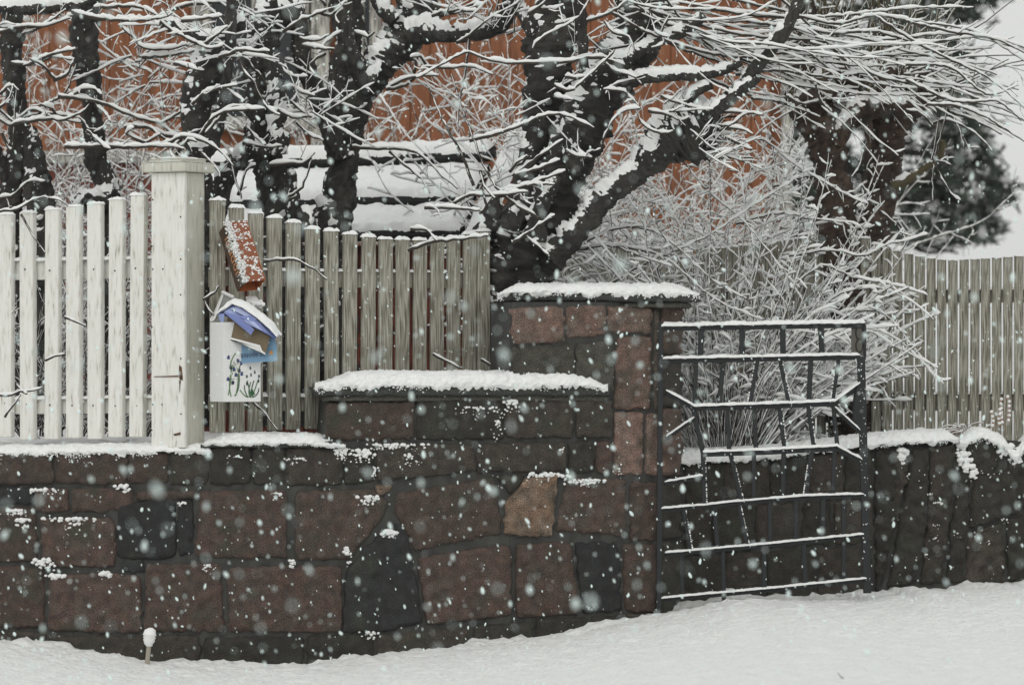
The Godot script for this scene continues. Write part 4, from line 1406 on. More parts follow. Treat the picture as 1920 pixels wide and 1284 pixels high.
	var bb := Basis(sx, -ax, sx.cross(-ax))
	bb = bb * Basis(Vector3.UP, deg_to_rad(42))
	var wid := 0.10
	var len := a.distance_to(e)
	var cc := (a + e) / 2
	for q in [[Vector3(0, 0, wid / 2), Vector3(wid, len, 0.006), M.rust, "panel"], [Vector3(0, 0, -wid / 2), Vector3(wid, len, 0.006), M.orange, "panel"], [Vector3(wid / 2 + 0.0035, 0, 0), Vector3(0.006, len, wid + 0.007), M.orange, "panel"], [Vector3(-wid / 2 - 0.0035, 0, 0), Vector3(0.006, len, wid + 0.007), M.brown_card, "panel"]]:
		b = Builder.new()
		box(b, cc + bb * q[0], q[1], bb, 0.002)
		part(q[3], b, q[2], pk)
	b = Builder.new()                                       # the filling set back from the open end
	box(b, cc - ax * 0.03, Vector3(wid - 0.012, len - 0.06, wid - 0.012), bb, 0.002)
	part("filling", b, M.brown_card, pk)
	var fl := bb * Basis(Vector3.UP, -PI / 2)
	flat_text("laddor", 0.075, M.orange_ink, pk, "lettering", Transform3D(fl * Basis(Vector3(0, 0, 1), -PI / 2), cc + bb * Vector3(-wid / 2 - 0.0072, 0.0, 0.01)))
	b = Builder.new()
	for i in 1700:
		var u := rng.randf_range(-0.5, 0.5) * len
		var side := rng.randf()
		var q := bb * Vector3(rng.randf_range(-0.5, 0.5) * wid, u, wid / 2 + 0.004) if side < 0.45 else bb * Vector3(-wid / 2 + rng.randfn(0, 0.008), u, wid / 2 + rng.randfn(0.0, 0.008))
		if side > 0.45 or n1.get_noise_3dv((cc + q) * 30.0) > 0.0:
			blob(b, cc + q, rng.randf_range(0.002, 0.0056))
	part("snow", b, M.snow, pk, "stuff")

func paint_flowers(im: Image) -> void:
	var green := Color(0.36, 0.48, 0.30)
	var dark := Color(0.20, 0.31, 0.22)
	var blue := Color(0.20, 0.26, 0.52)
	var ink := Color(0.13, 0.15, 0.24)
	# stems in the lower half of the front: x across 0..256, y down 0..512
	for s in [[28, 470, 52, 380, 40, 250, 46], [48, 480, 20, 400, 44, 280, 60], [74, 476, 110, 440, 96, 340, 104], [80, 476, 96, 420, 112, 330, 100], [104, 340, 96, 290, 110, 250, 130], [40, 300, 44, 240, 60, 200, 78],
			[176, 486, 166, 440, 196, 390, 186], [186, 488, 190, 430, 214, 380, 208], [196, 488, 214, 440, 222, 380, 236], [166, 486, 140, 450, 134, 410, 142], [206, 486, 240, 470, 248, 430, 244], [182, 484, 176, 420, 160, 380, 160], [160, 486, 130, 470, 118, 440, 112]]:
		for i in 60:
			var f := i / 59.0
			var x: float = (1 - f) * (1 - f) * s[0] + 2 * f * (1 - f) * s[2] + f * f * s[6]
			var y: float = (1 - f) * (1 - f) * s[1] + 2 * f * (1 - f) * s[3] + f * f * s[5]
			dab(im, x, y, 3.6, 3.6, green if int(s[0]) % 4 < 2 else dark)
	for q in [[30, 214, 1], [96, 236, 1], [118, 252, 1], [132, 232, 0], [70, 292, 1], [84, 330, 1], [28, 356, 1], [60, 380, 0], [124, 322, 1], [104, 300, 0], [46, 280, 0]]:
		for i in 14:
			dab(im, q[0] + rng.randf_range(-6, 6), q[1] + i * 1.6, 5.0 + i * 0.3, 2.6, (blue if q[2] else ink).lerp(ink, rng.randf() * 0.6))
	for q in [[184, 296, 8], [214, 322, 7], [158, 352, 7], [244, 352, 7], [158, 400, 5], [188, 340, 5], [240, 380, 6]]:
		for i in 12:
			dab(im, q[0] + rng.randf_range(-q[2], q[2]) * 0.6, q[1] + rng.randf_range(-8, 8), 3.2, 5.0, dark.lerp(ink, rng.randf()))
	for i in 40:
		dab(im, 196 + rng.randfn(0, 8), 460 + rng.randfn(0, 10), 4, 5, Color(0.14, 0.34, 0.2))
	for i in 60:
		dab(im, 40 + rng.randf() * 66, 250 + rng.randf() * 120, 2.2, 4, green.lerp(Color(0.5, 0.55, 0.36), rng.randf()))

func dab(im: Image, x: float, y: float, rx: float, ry: float, c: Color) -> void:
	for i in range(int(x - rx), int(x + rx) + 1):
		for j in range(int(y - ry), int(y + ry) + 1):
			if i >= 0 and j >= 0 and i < im.get_width() and j < im.get_height() and pow((i - x) / rx, 2) + pow((j - y) / ry, 2) <= 1.0:
				im.set_pixel(i, j, c)

# ---------------------------------------------------------------- trees
func grow(called: String, label: String, category: String, foot: Vector3, limbs: Array, bark: Material, group := "") -> Node3D:
	var t := thing(called, label, category, foot, group)
	for k in limbs.size():
		var b := Builder.new()
		var s := Builder.new()
		limb(b, s, limbs[k][0], limbs[k][1], limbs[k][2], limbs[k][3] if limbs[k].size() > 3 else 1.0, limbs[k][4] if limbs[k].size() > 4 else 0.2)
		var o := part("trunk" if k == 0 else "limb", b, bark, t)
		part("snow", s, M.snow, o, "stuff")
	return t

func spray(t: Node3D, count: int, from0: Vector2, from1: Vector2, z0: float, z1: float, a0: float, a1: float, l0: float, l1: float, bend: Vector3, r: float, snow: float, named := 0, every := 0.0, m: Material = null) -> void:
	# many long shoots; the first ones are parts of their own, the rest one part
	var w := Builder.new()
	var s := Builder.new()
	for k in count:
		var f := rng.randf()
		var p: Vector3 = P(lerpf(from0.x, from1.x, f) + rng.randf_range(-12, 12), lerpf(from0.y, from1.y, f) + rng.randf_range(-12, 12), rng.randf_range(z0, z1))
		var a := deg_to_rad(rng.randf_range(a0, a1))
		var q := wander(p, Vector3(cos(a), sin(a), rng.randf_range(-0.2, 0.25)), rng.randf_range(l0, l1), 0.028, bend * rng.randf_range(0.6, 1.4), 0.055)
		var rr := r * rng.randf_range(0.75, 1.3)
		if k < named:
			var w2 := Builder.new()
			var s2 := Builder.new()
			twig(w2, s2, q, rr, rr * 0.5, snow, 5)
			var o := part("branch", w2, m if m else M.twig, t)
			part("snow", s2, M.snow, o)
		else:
			twig(w, s, q, rr, rr * 0.5, snow, 4)
		if every > 0.0:
			sprout(w, s, q, every, 0.16, rr * 0.6, snow * 0.8, 0.8)
	part("twigs", w, m if m else M.twig, t, "stuff")
	part("twig_snow", s, M.snow, t, "stuff")

func build_trees() -> void:
	# far left
	var t := grow("apple_tree", "dark twin-stemmed old fruit tree at the far left edge, behind the white fence", "tree", P(40, 790, -1.7), [
		["40,800,24 30,600,22 20,420,22 22,330,19 36,262,20 30,200,18 22,100,21 26,-30,23", -1.7, -1.7, 0.6],
		["60,800,30 74,480,28 72,370,26 64,300,20 50,240,14", -1.6, -1.7, 0.9],
		["-20,270,12 0,300,12 18,352,13", -1.6, -1.7, 0.9],
		["-40,16,10 60,16,11 130,10,9 205,-6,8", -1.5, -1.6, 1.2]], M.bark)
	var tw := Builder.new()
	var ts := Builder.new()
	for q in ["-20,216 26,236 60,226 96,214 150,222 166,242", "-10,62 40,50 90,48 130,34", "40,66 80,48 122,18", "-10,52 50,52 110,40 150,20", "-20,212 12,190 24,160", "20,118 60,122 96,108 138,112", "0,176 20,160 34,170", "26,232 60,206 104,222 150,230", "20,224 70,214 86,196 120,176 142,120", "-20,372 20,368 50,342 84,340", "-10,196 30,232 60,222", "2,250 20,282 24,258 30,168"]:
		branch(t, q, -1.45, -1.35, 4.2, 2.0, 4.6, tw, ts, 0.15)
	part("twigs", tw, M.twig, t, "stuff")
	part("twig_snow", ts, M.snow, t, "stuff")

	t = grow("apple_tree", "single dark fruit tree trunk with a snowy foot, left of the white post", "tree", P(195, 790, -1.9), [
		["212,800,34 206,480,30 203,380,25 194,335,22 180,300,19 176,250,20 172,205,19 164,140,23 158,70,25 164,-40,24", -1.9, -1.8, 0.7],
		["140,392,14 160,380,18 182,372,20 206,376,18", -1.75, -1.75, 1.3, 0.5],
		["216,372,10 202,330,14 194,300,9", -1.8, -1.8, 1.8, 0.3],
		["176,190,7 168,170,8 164,150,8", -1.75, -1.75, 1.6]], M.bark)
	tw = Builder.new()
	ts = Builder.new()
	for q in ["138,22 175,34 226,36 290,32 316,24", "175,16 230,12 262,14 296,30", "312,28 340,12 380,6 440,4 470,-4", "136,182 150,168 176,166 190,178", "108,180 150,186 200,196 240,214 290,230 318,222 360,194 402,170 440,160 478,152", "296,228 330,256 350,258", "20,236 44,228 100,224 112,226 150,212 166,196", "108,222 96,204 74,196", "130,272 160,277 230,276 300,270 340,264", "190,284 220,274 258,274 300,252", "245,238 280,240 310,262 340,282", "232,240 268,234 300,250 340,258 380,256 410,262 440,300", "160,250 180,260 200,276", "224,26 230,50 250,70 270,90 310,92 350,84", "100,150 124,140 138,110", "104,152 80,124 54,110", "266,108 300,106 340,100 370,94", "178,196 200,216 206,228", "56,120 90,104 140,92"]:
		branch(t, q, -1.25, -1.15, 4.4, 2.2, 5.2, tw, ts, 0.17)
	spray(t, 22, Vector2(230, 40), Vector2(320, 260), -2.2, -1.4, -30, 210, 0.12, 0.45, Vector3(0, -0.4, 0), 0.0042, 0.0085, 8, 0.1)
	part("twigs", tw, M.twig, t, "stuff")
	part("twig_snow", ts, M.snow, t, "stuff")

	t = grow("apple_tree", "stout bent fruit tree rising right behind the white post's cap", "tree", P(370, 800, -0.9), [
		["374,800,26 374,420,24 374,300,20 368,262,22 366,210,28 374,160,32 392,120,30 408,92,22", -0.9, -0.95, 0.8],
		["362,292,18 388,276,17 404,250,13 414,214,11 424,150,9 432,60,10 432,-30,10", -0.75, -0.8, 0.7],
		["300,40,8 318,46,11 344,60,10 372,74,9 400,66,8 420,64,8", -0.8, -0.85, 1.3],
		["430,60,13 452,48,15 462,44,10", -0.9, -0.9, 1.6, 0.4]], M.bark)
	tw = Builder.new()
	ts = Builder.new()
	for q in ["134,22 160,30 230,38 300,34 322,24", "120,276 190,274 250,276 310,274 344,280", "162,246 190,270 206,280", "300,40 330,62 376,84 396,90 420,84", "410,108 450,94 474,96 505,97", "360,196 380,176 412,166 444,160", "326,120 348,124 370,132", "380,84 402,68 426,50", "340,40 372,36 416,30", "372,256 400,220 430,208 450,206 496,204", "384,252 420,210 445,200 480,206", "300,276 340,256 372,262 404,276 420,290 436,310", "378,288 406,316 412,332", "330,290 352,262 368,266", "448,110 462,140 478,156 486,176 500,200 524,216", "340,262 320,282 330,300", "270,268 236,250 250,240", "420,166 440,176 458,190"]:
		branch(t, q, -0.62, -0.55, 4.4, 2.1, 5.0, tw, ts, 0.18)
	spray(t, 20, Vector2(320, 40), Vector2(460, 110), -1.1, -0.6, -30, 210, 0.1, 0.45, Vector3(0, -0.3, 0), 0.0042, 0.008, 6, 0.1)
	part("twigs", tw, M.twig, t, "stuff")
	part("twig_snow", ts, M.snow, t, "stuff")

	t = grow("apple_tree", "leaning fruit tree with an arching top and a snow-plastered trunk, right of the white post", "tree", P(530, 800, -1.3), [
		["536,800,48 530,430,38 512,350,28 498,290,27 490,210,30 489,130,31 494,60,28 512,20,30 540,-10,30", -1.3, -1.4, 0.9],
		["516,24,28 546,22,26 560,60,16 562,96,17 578,140,19 598,190,18 620,244,18 638,296,22", -1.35, -1.55, 0.9],
		["500,292,16 476,286,15 446,296,14 424,326,18 412,366,18 402,430,15", -1.25, -1.1, 0.7],
		["524,290,18 520,262,20 514,240,18 522,214,14 514,190,16 514,150,15 512,112,8", -1.22, -1.22, 3.2, 0.35],
		["556,432,16 552,410,15 546,360,14 544,330,12 540,318,8", -1.15, -1.15, 2.2, 0.4],
		["580,432,18 572,406,16 560,390,10", -1.1, -1.1, 2.4, 0.4],
		["455,306,8 462,276,10 472,230,7 462,240,5", -1.1, -1.1, 2.4]], M.bark)
	tw = Builder.new()
	ts = Builder.new()
	for q in ["530,60 560,40 602,22 640,10 660,-10", "524,106 534,134 556,146 576,144", "562,72 590,76 616,66", "566,86 590,90 626,92", "600,24 618,30 640,18 628,30 636,44", "530,166 548,162 568,174 590,180", "545,190 570,210 598,224", "520,206 548,220 580,218 594,222", "556,230 580,252 606,264", "500,160 478,130 462,108 452,106", "455,268 500,276 528,274", "462,236 480,256 498,272", "504,310 540,306 568,306 580,296 590,286", "610,100 580,120 590,140", "430,290 440,330 452,372", "446,366 462,320 478,310", "610,10 596,-6", "536,372 566,350 584,300"]:
		branch(t, q, -1.05, -1.0, 4.2, 2.0, 4.8, tw, ts, 0.2)
	spray(t, 22, Vector2(450, 0), Vector2(600, 240), -1.4, -0.9, -40, 220, 0.1, 0.4, Vector3(0, -0.3, 0), 0.004, 0.0075, 6, 0.1)
	part("twigs", tw, M.twig, t, "stuff")
	part("twig_snow", ts, M.snow, t, "stuff")

	t = grow("apple_tree", "forked dark fruit tree behind the grey fence, snow heaped on its right fork", "tree", P(626, 800, -1.6), [
		["626,800,42 626,440,38 632,376,32 642,318,27 646,268,27 660,210,30 684,158,31 724,108,35 762,64,36 782,20,38 790,-40,36", -1.6, -1.7, 0.75],
		["648,262,22 640,200,22 636,150,22 650,100,22 652,46,27 640,-40,32", -1.6, -1.75, 0.7],
		["700,150,26 676,134,20 652,70,10 650,30,8", -1.55, -1.5, 1.8],
		["770,66,26 800,60,22 830,64,16 880,62,14 926,52,16 952,26,16 964,-30,16", -1.6, -1.3, 1.2],
		["958,-20,11 976,16,13 996,50,14 1008,70,16", -1.3, -1.1, 1.0],
		["700,-30,14 715,10,16 740,40,12", -1.65, -1.6, 2.0]], M.bark)
	tw = Builder.new()
	ts = Builder.new()
	for q in ["726,166 752,150 790,142 820,142", "724,168 760,160 786,136 800,126 840,128 880,124 924,140", "800,126 788,106 770,108", "776,136 780,116 770,108", "840,26 880,10 910,-4", "826,30 860,22 910,6", "856,80 880,66 908,40 924,10", "660,276 700,278 770,282 800,300 830,330 858,354", "730,284 760,310 790,336 806,362", "880,64 874,120 862,190 858,248", "810,30 850,20 896,22", "640,60 610,80 596,100", "664,60 690,70 702,60"]:
		branch(t, q, -1.3, -1.2, 4.0, 2.0, 4.8, tw, ts, 0.26)
	spray(t, 24, Vector2(800, 20), Vector2(960, 60), -1.7, -1.1, 10, 170, 0.1, 0.5, Vector3(0, -0.3, 0), 0.004, 0.0075, 6, 0.12)
	part("twigs", tw, M.twig, t, "stuff")
	part("twig_snow", ts, M.snow, t, "stuff")

	# the big one behind the pillar
	t = grow("apple_tree", "largest old black fruit tree, many-limbed, rising from behind the granite gate pillar", "tree", P(940, 800, -1.0), [
		["936,830,30 936,690,30 938,620,32 946,570,40 962,525,56 980,480,66 1000,440,66 1024,404,58", -1.0, -1.0, 0.5, 0.28],
		["950,470,38 968,410,28 984,350,24 1000,290,25 1014,230,30 1024,160,40 1030,100,46 1040,40,42 1056,-40,36", -1.0, -1.15, 0.5, 0.24],
		["1010,450,50 1036,380,42 1062,310,42 1090,240,48 1124,170,48 1166,110,48 1200,50,50 1216,-40,46", -0.95, -0.9, 0.55, 0.24],
		["1034,480,34 1066,448,26 1104,408,22 1142,366,22 1190,326,22 1230,288,30 1262,258,47 1296,244,56 1326,234,48 1346,226,26", -0.8, -0.6, 1.0, 0.3],
		["905,452,20 918,420,24 926,400,22 930,370,8", -0.95, -0.9, 1.3, 0.4],
		["960,430,22 962,408,26 948,390,16", -0.82, -0.8, 1.6, 0.5],
		["1000,450,24 1010,400,18 1030,360,12 1044,330,8", -0.76, -0.72, 2.2, 0.4],
		["1080,330,14 1070,262,16 1078,240,14", -0.78, -0.75, 1.6, 0.4],
		["1300,232,14 1340,206,14 1384,168,13 1420,124,13 1452,82,12 1480,44,12 1510,-30,11", -0.55, -0.35, 0.5],
		["1330,214,12 1366,190,11 1396,164,10 1424,146,7", -0.5, -0.4, 1.2],
		["1290,190,9 1310,170,9 1334,158,8", -0.55, -0.5, 1.5],
		["1096,146,9 1094,90,10 1090,40,11 1086,-30,12", -0.6, -0.55, 0.3],
		["1090,160,12 1130,126,11 1180,106,11 1236,76,10 1276,62,9 1300,48,9 1320,28,8", -0.6, -0.5, 1.2],
		["1180,150,11 1240,142,11 1310,140,10 1356,132,9 1390,116,8", -0.55, -0.45, 1.3]], M.bark)
	tw = Builder.new()
	ts = Builder.new()
	for q in ["1172,124 1120,108 1060,116 1000,118 930,116 880,98 858,104 800,136 780,146", "1008,108 1000,90 1020,68 1060,48 1080,34", "1010,410 930,350 880,240 846,140", "888,348 866,290 838,240 818,196 804,164", "880,264 940,248 980,234 1010,220 1050,214 1090,228 1114,240", "1124,282 1136,250 1150,226 1176,206 1200,204", "1200,204 1180,180 1160,170 1132,168", "1040,160 1062,170 1076,166 1110,136 1150,98", "1060,145 1100,144 1140,110 1152,94", "1130,116 1160,134 1194,146", "1040,180 1060,186 1074,188", "1086,240 1084,270 1090,290 1110,296", "1062,282 1080,292 1104,294", "964,330 990,322 1050,300", "962,330 1000,300 1056,262", "956,322 970,306 988,292", "930,372 980,350 1060,320", "940,360 980,348 1040,346", "796,390 840,390 900,394", "765,470 812,452 850,450 916,442", "770,430 800,432 820,452", "850,382 880,366 930,366 990,360", "900,320 910,350 928,372", "900,400 912,384 902,344", "960,456 1000,430 1040,404", "984,442 1010,462 1028,478", "1200,224 1216,240 1240,250 1262,246", "1216,208 1250,214 1280,226 1292,220", "1346,236 1366,236 1386,222 1400,214", "1350,246 1370,240 1398,244 1412,252", "1240,180 1280,196 1320,206", "1340,212 1380,210 1430,216", "1360,258 1400,276 1410,280", "990,26 1010,14 1030,-6", "1010,14 1040,18 1056,10", "1040,46 1080,36 1094,20 1110,-10", "1134,40 1150,60 1180,70 1190,98", "1220,20 1230,60 1256,70", "1256,30 1240,60 1246,80 1222,90", "1100,40 1150,20 1190,-10", "1190,150 1150,160 1136,176"]:
		branch(t, q, -0.5, -0.42, 4.0, 2.0, 4.8, tw, ts, 0.3)
	# the fan of long shoots that sweeps to the right
	for q in ["1170,-10 1240,40 1330,66 1420,84 1540,96 1640,104 1760,96 1860,90", "1140,20 1260,84 1340,112 1420,144 1530,166 1620,176 1700,178 1780,178", "1280,40 1400,66 1480,72 1600,80 1700,70 1800,66 1930,96", "1260,60 1380,80 1500,90 1560,130 1640,140 1720,150 1830,166", "1300,10 1420,30 1500,32 1580,30 1700,16 1826,14", "1330,-10 1450,16 1560,44 1640,30 1720,40 1830,60 1930,120", "1210,60 1330,100 1440,110 1540,116 1640,124 1740,116 1860,120", "1380,140 1460,132 1540,144 1640,156 1690,164 1786,164", "1520,80 1580,100 1640,140 1720,160 1790,186 1870,200 1930,230", "1640,30 1720,80 1800,120 1860,150 1930,210", "1700,40 1790,60 1870,74 1940,110", "1740,196 1800,200 1860,226 1930,270", "1560,64 1640,60 1730,80 1850,70 1940,96", "1440,-20 1500,30 1560,90 1590,130 1640,148", "1236,-20 1300,60 1380,110 1440,130", "1180,16 1250,30 1330,84 1400,150 1420,164", "1150,-20 1240,26 1330,40 1420,40", "1400,40 1500,54 1610,70 1700,96 1780,112 1870,140", "1310,140 1400,176 1460,192 1520,212", "1410,184 1460,190 1490,200", "1476,180 1500,194 1530,190 1560,180", "1530,160 1540,190 1560,210", "1700,150 1790,190 1870,190 1916,226", "1690,122 1780,126 1850,176 1910,160"]:
		branch(t, q, -0.5, -0.9, 3.2, 1.5, 3.6, tw, ts, 0.6)
	spray(t, 46, Vector2(1130, -20), Vector2(1420, 110), -1.2, -0.3, -40, 10, 0.4, 1.05, Vector3(0, 0.2, 0), 0.0042, 0.0066, 24, 0.32)
	spray(t, 18, Vector2(1420, 20), Vector2(1640, 130), -1.3, -0.5, -38, 6, 0.4, 0.8, Vector3(0, 0.05, 0), 0.004, 0.0064, 10, 0.34)
	spray(t, 30, Vector2(1000, 200), Vector2(1250, 0), -1.1, -0.5, -40, 220, 0.1, 0.4, Vector3(0, -0.2, 0), 0.004, 0.0066, 10, 0.14)
	spray(t, 40, Vector2(1250, 200), Vector2(1340, 300), -0.7, -0.4, -40, 60, 0.05, 0.3, Vector3(0, -0.1, 0), 0.004, 0.0065, 10, 0.08)
	part("twigs", tw, M.twig, t, "stuff")
	part("twig_snow", ts, M.snow, t, "stuff")
	var k := Builder.new()                                   # burr wood: short dead spurs round the cut end of the low limb
	for i in 150:
		var d := Vector3(rng.randfn(), rng.randfn(), rng.randfn()).normalized()
		var c := P(lerpf(1250, 1345, rng.randf()), lerpf(272, 220, rng.randf()), -0.62) + d * 0.07
		k.col = bark_dark
		tube(k, wander(c, d + Vector3(0.6, -0.2, 0), rng.randf_range(0.03, 0.10), 0.02, Vector3.ZERO, 0.2), PackedFloat32Array([0.006, 0.005, 0.004, 0.003, 0.003, 0.003, 0.002]), 4)
	part("burr_spurs", k, M.bark, t, "stuff")

	bark_dark = Color(0.045, 0.032, 0.026)
	bark_light = Color(0.17, 0.115, 0.085)
	# the pollard on the right
	t = grow("pollard_tree", "reddish brown pollard with two stems and knobbly heads, right of the bush", "tree", P(1590, 800, -2.2), [
		["1606,820,52 1600,600,50 1588,500,48 1572,440,37 1570,390,37 1563,330,32 1553,280,32 1538,235,37 1522,200,40 1508,160,36", -2.2, -2.2, 0.3, 0.22],
		["1606,500,40 1632,430,36 1650,380,28 1658,320,27 1666,270,29 1676,230,33 1688,196,42 1716,160,40", -2.25, -2.2, 0.25, 0.22],
		["1566,270,13 1584,240,14 1604,218,17 1640,198,24 1676,192,30", -2.15, -2.1, 1.0, 0.35],
		["1500,196,30 1530,168,36 1560,130,36 1620,150,30 1700,140,40 1736,176,34", -2.15, -2.15, 0.9, 0.45],
		["1500,170,18 1494,120,22 1506,60,18 1516,0,14", -2.25, -2.3, 0.5, 0.5],
		["1680,204,20 1706,196,18 1720,190,14", -2.05, -2.0, 1.2, 0.4]], M.old_bark)
	var g := Builder.new()
	var gs := Builder.new()
	limb(g, gs, "1676,350,9 1700,338,8 1730,318,7 1756,300,7 1766,280,7 1768,264,5", -2.1, -1.95, 0.5)
	var o := part("limb", g, M.green_twig, t)
	part("snow", gs, M.snow, o, "stuff")
	tw = Builder.new()
	ts = Builder.new()
	for q in ["1756,312 1784,362 1802,376", "1752,306 1750,340 1750,376", "1752,300 1768,240 1790,160 1800,120", "1748,300 1760,220 1740,200", "1750,232 1780,226 1830,250 1862,284", "1752,240 1730,214 1700,206", "1776,200 1800,240 1808,276", "1780,210 1830,226 1880,252", "1756,302 1772,304 1784,310", "1700,190 1730,200 1740,196", "1492,214 1488,250 1480,290", "1626,262 1612,310 1598,332", "1652,396 1680,420 1700,450 1690,470", "1602,386 1620,370 1650,356"]:
		branch(t, q, -1.9, -1.85, 3.4, 2.0, 3.8, tw, ts, 0.5)
	spray(t, 70, Vector2(1480, 170), Vector2(1740, 170), -2.5, -2.0, 62, 118, 0.5, 1.0, Vector3(0, 0.2, 0), 0.0085, 0.006, 30, 0.3, M.green_twig)
	spray(t, 40, Vector2(1480, 200), Vector2(1740, 150), -2.3, -1.9, -60, 200, 0.12, 0.5, Vector3(0, -0.2, 0), 0.004, 0.007, 10, 0.12)
	spray(t, 26, Vector2(1680, 100), Vector2(1760, 200), -2.2, -1.7, -30, 40, 0.4, 0.9, Vector3(0, -0.5, 0), 0.0042, 0.0065, 10, 0.25)
	part("twigs", tw, M.twig, t, "stuff")
	part("twig_snow", ts, M.snow, t, "stuff")

	pine()

func pine() -> void:
	var t := thing("pine_tree", "large dark green pine, blurred in the distance at the right", "tree", P(1640, 690, -24.0))
	var z := -24.0
	var b := Builder.new()
	var s := Builder.new()
	limb(b, s, "1640,700,26 1636,400,24 1650,100,20 1660,-300,14 1665,-700,5", z, z, 0.0)
	part("trunk", b, M.bark, t)
	b = Builder.new()
	s = Builder.new()
	var k := PX * (CAM_Z - z) / CAM_Z
	var boughs := []
	for q in ["1640,420 1740,430 1830,420 1868,440", "1640,400 1700,440 1760,460 1780,470", "1640,330 1760,330 1840,340 1925,340", "1640,330 1760,360 1860,380 1890,350", "1640,250 1740,230 1800,250 1880,300", "1640,180 1740,160 1790,180 1830,230", "1640,120 1720,90 1780,80 1800,110", "1650,60 1720,20 1770,-20 1800,10", "1640,300 1560,330 1500,360 1470,400", "1640,200 1560,230 1500,260 1470,300", "1640,100 1560,120 1500,160 1480,220", "1640,380 1580,420 1530,450 1500,470", "1650,20 1590,20 1520,60 1490,110", "1650,-60 1740,-80 1800,-60 1840,-30", "1650,-60 1560,-60 1500,-30 1470,10", "1640,420 1690,440 1720,440 1740,450", "1640,350 1740,390 1800,410 1850,400", "1640,280 1780,300 1870,320 1905,380", "1640,440 1600,460 1570,480 1550,490", "1640,60 1700,40 1840,-20 1900,-40", "1640,300 1520,330 1440,380 1400,440", "1640,220 1520,200 1430,250 1390,330", "1640,360 1540,380 1480,430 1440,470", "1640,150 1560,60 1470,60 1420,120", "1640,430 1700,455 1750,470 1790,468"]:
		for lay in 2:
			var v := numbers(q)
			var p := PackedVector3Array()
			var r := PackedFloat32Array()
			var zz := rng.randf_range(-1.2, 1.2)
			for i in v.size():
				p.push_back(P(v[i].x + rng.randf_range(-14, 14) * i * 0.5, v[i].y + rng.randf_range(-14, 14) * i * 0.5, z + zz * i / 3.0))
				r.push_back(lerpf(0.05, 0.012, i / 3.0))
			var got := curve(p, r, 0.08)
			var w := Builder.new()
			w.col = Color(0.04, 0.036, 0.03)
			tube(w, got[0], got[1], 6)
			part("bough", w, M.bark, t)
			boughs.push_back(got[0])
	for pts in boughs:
		var n: int = pts.size()
		for i in n:
			var f := float(i) / n
			if f < 0.22:
				continue
			for j in 4:
				var c: Vector3 = pts[i] + Vector3(rng.randfn(0, 0.16), rng.randfn(0, 0.11) - 0.04, rng.randfn(0, 0.16))
				if c.x > P(1880, 0, z).x or c.y < P(0, 458, z).y:
					continue
				var tone := rng.randf_range(0.6, 1.5)
				var white := rng.randf() < 0.17
				b.col = Color(0.046, 0.060, 0.047) * tone if not white else Color(0.55, 0.56, 0.55)
				for m in 11:                                    # a tuft: needles bristling from a point
					var d := Vector3(rng.randfn(), rng.randfn() * 0.8 + (0.25 if not white else 0.7), rng.randfn()).normalized()
					var side := d.cross(Vector3(rng.randfn(), rng.randfn(), rng.randfn())).normalized() * rng.randf_range(0.008, 0.016)
					var l := rng.randf_range(0.06, 0.15)
					var a := b.add(c - side)
					var e := b.add(c + side)
					var g := b.add(c + d * l + side * 0.6)
					var h := b.add(c + d * l - side * 0.6)
					b.quad(a, e, g, h)
	part("needles", b, M.needles, t, "stuff")

# ---------------------------------------------------------------- shrubs
func shrub(called: String, label: String, foot: Vector2, wide: float, z: float, deep: float, stems: int, tall0: float, tall1: float, lean: float, bend: float, r: float, snow: float, every: float, side: float, named: int, m: Material, group := "", again := 0.0, step := 0.05) -> Node3D:
	var base := P(foot.x, foot.y, z)
	var t := thing(called, label, "shrub", base, group)
	var w := Builder.new()
	var s := Builder.new()
	for i in stems:
		var f := rng.randf_range(-1, 1)
		var zz := z + rng.randf_range(-deep, deep)
		var p: Vector3 = P(foot.x + f * wide, foot.y, zz)
		var d := Vector3(f * lean + rng.randfn(0, lean * 0.35), 1.0, rng.randfn(0, 0.15))
		var q := wander(p, d, rng.randf_range(tall0, tall1), step, Vector3(signf(d.x) * absf(bend) * 0.5, -absf(bend), 0) * rng.randf_range(0.4, 1.5), 0.10)
		if i < named:
			var w2 := Builder.new()
			var s2 := Builder.new()
			twig(w2, s2, q, r, r * 0.4, snow, 5)
			var o := part("stem", w2, m, t)
			part("snow", s2, M.snow, o)
		else:
			twig(w, s, q, r, r * 0.4, snow)
		sprout(w, s, q, every, side, r * 0.6, snow * 0.85, 1.0, again, step * 0.9)
	part("twigs", w, m, t, "stuff")
	part("twig_snow", s, M.snow, t, "stuff")
	return t

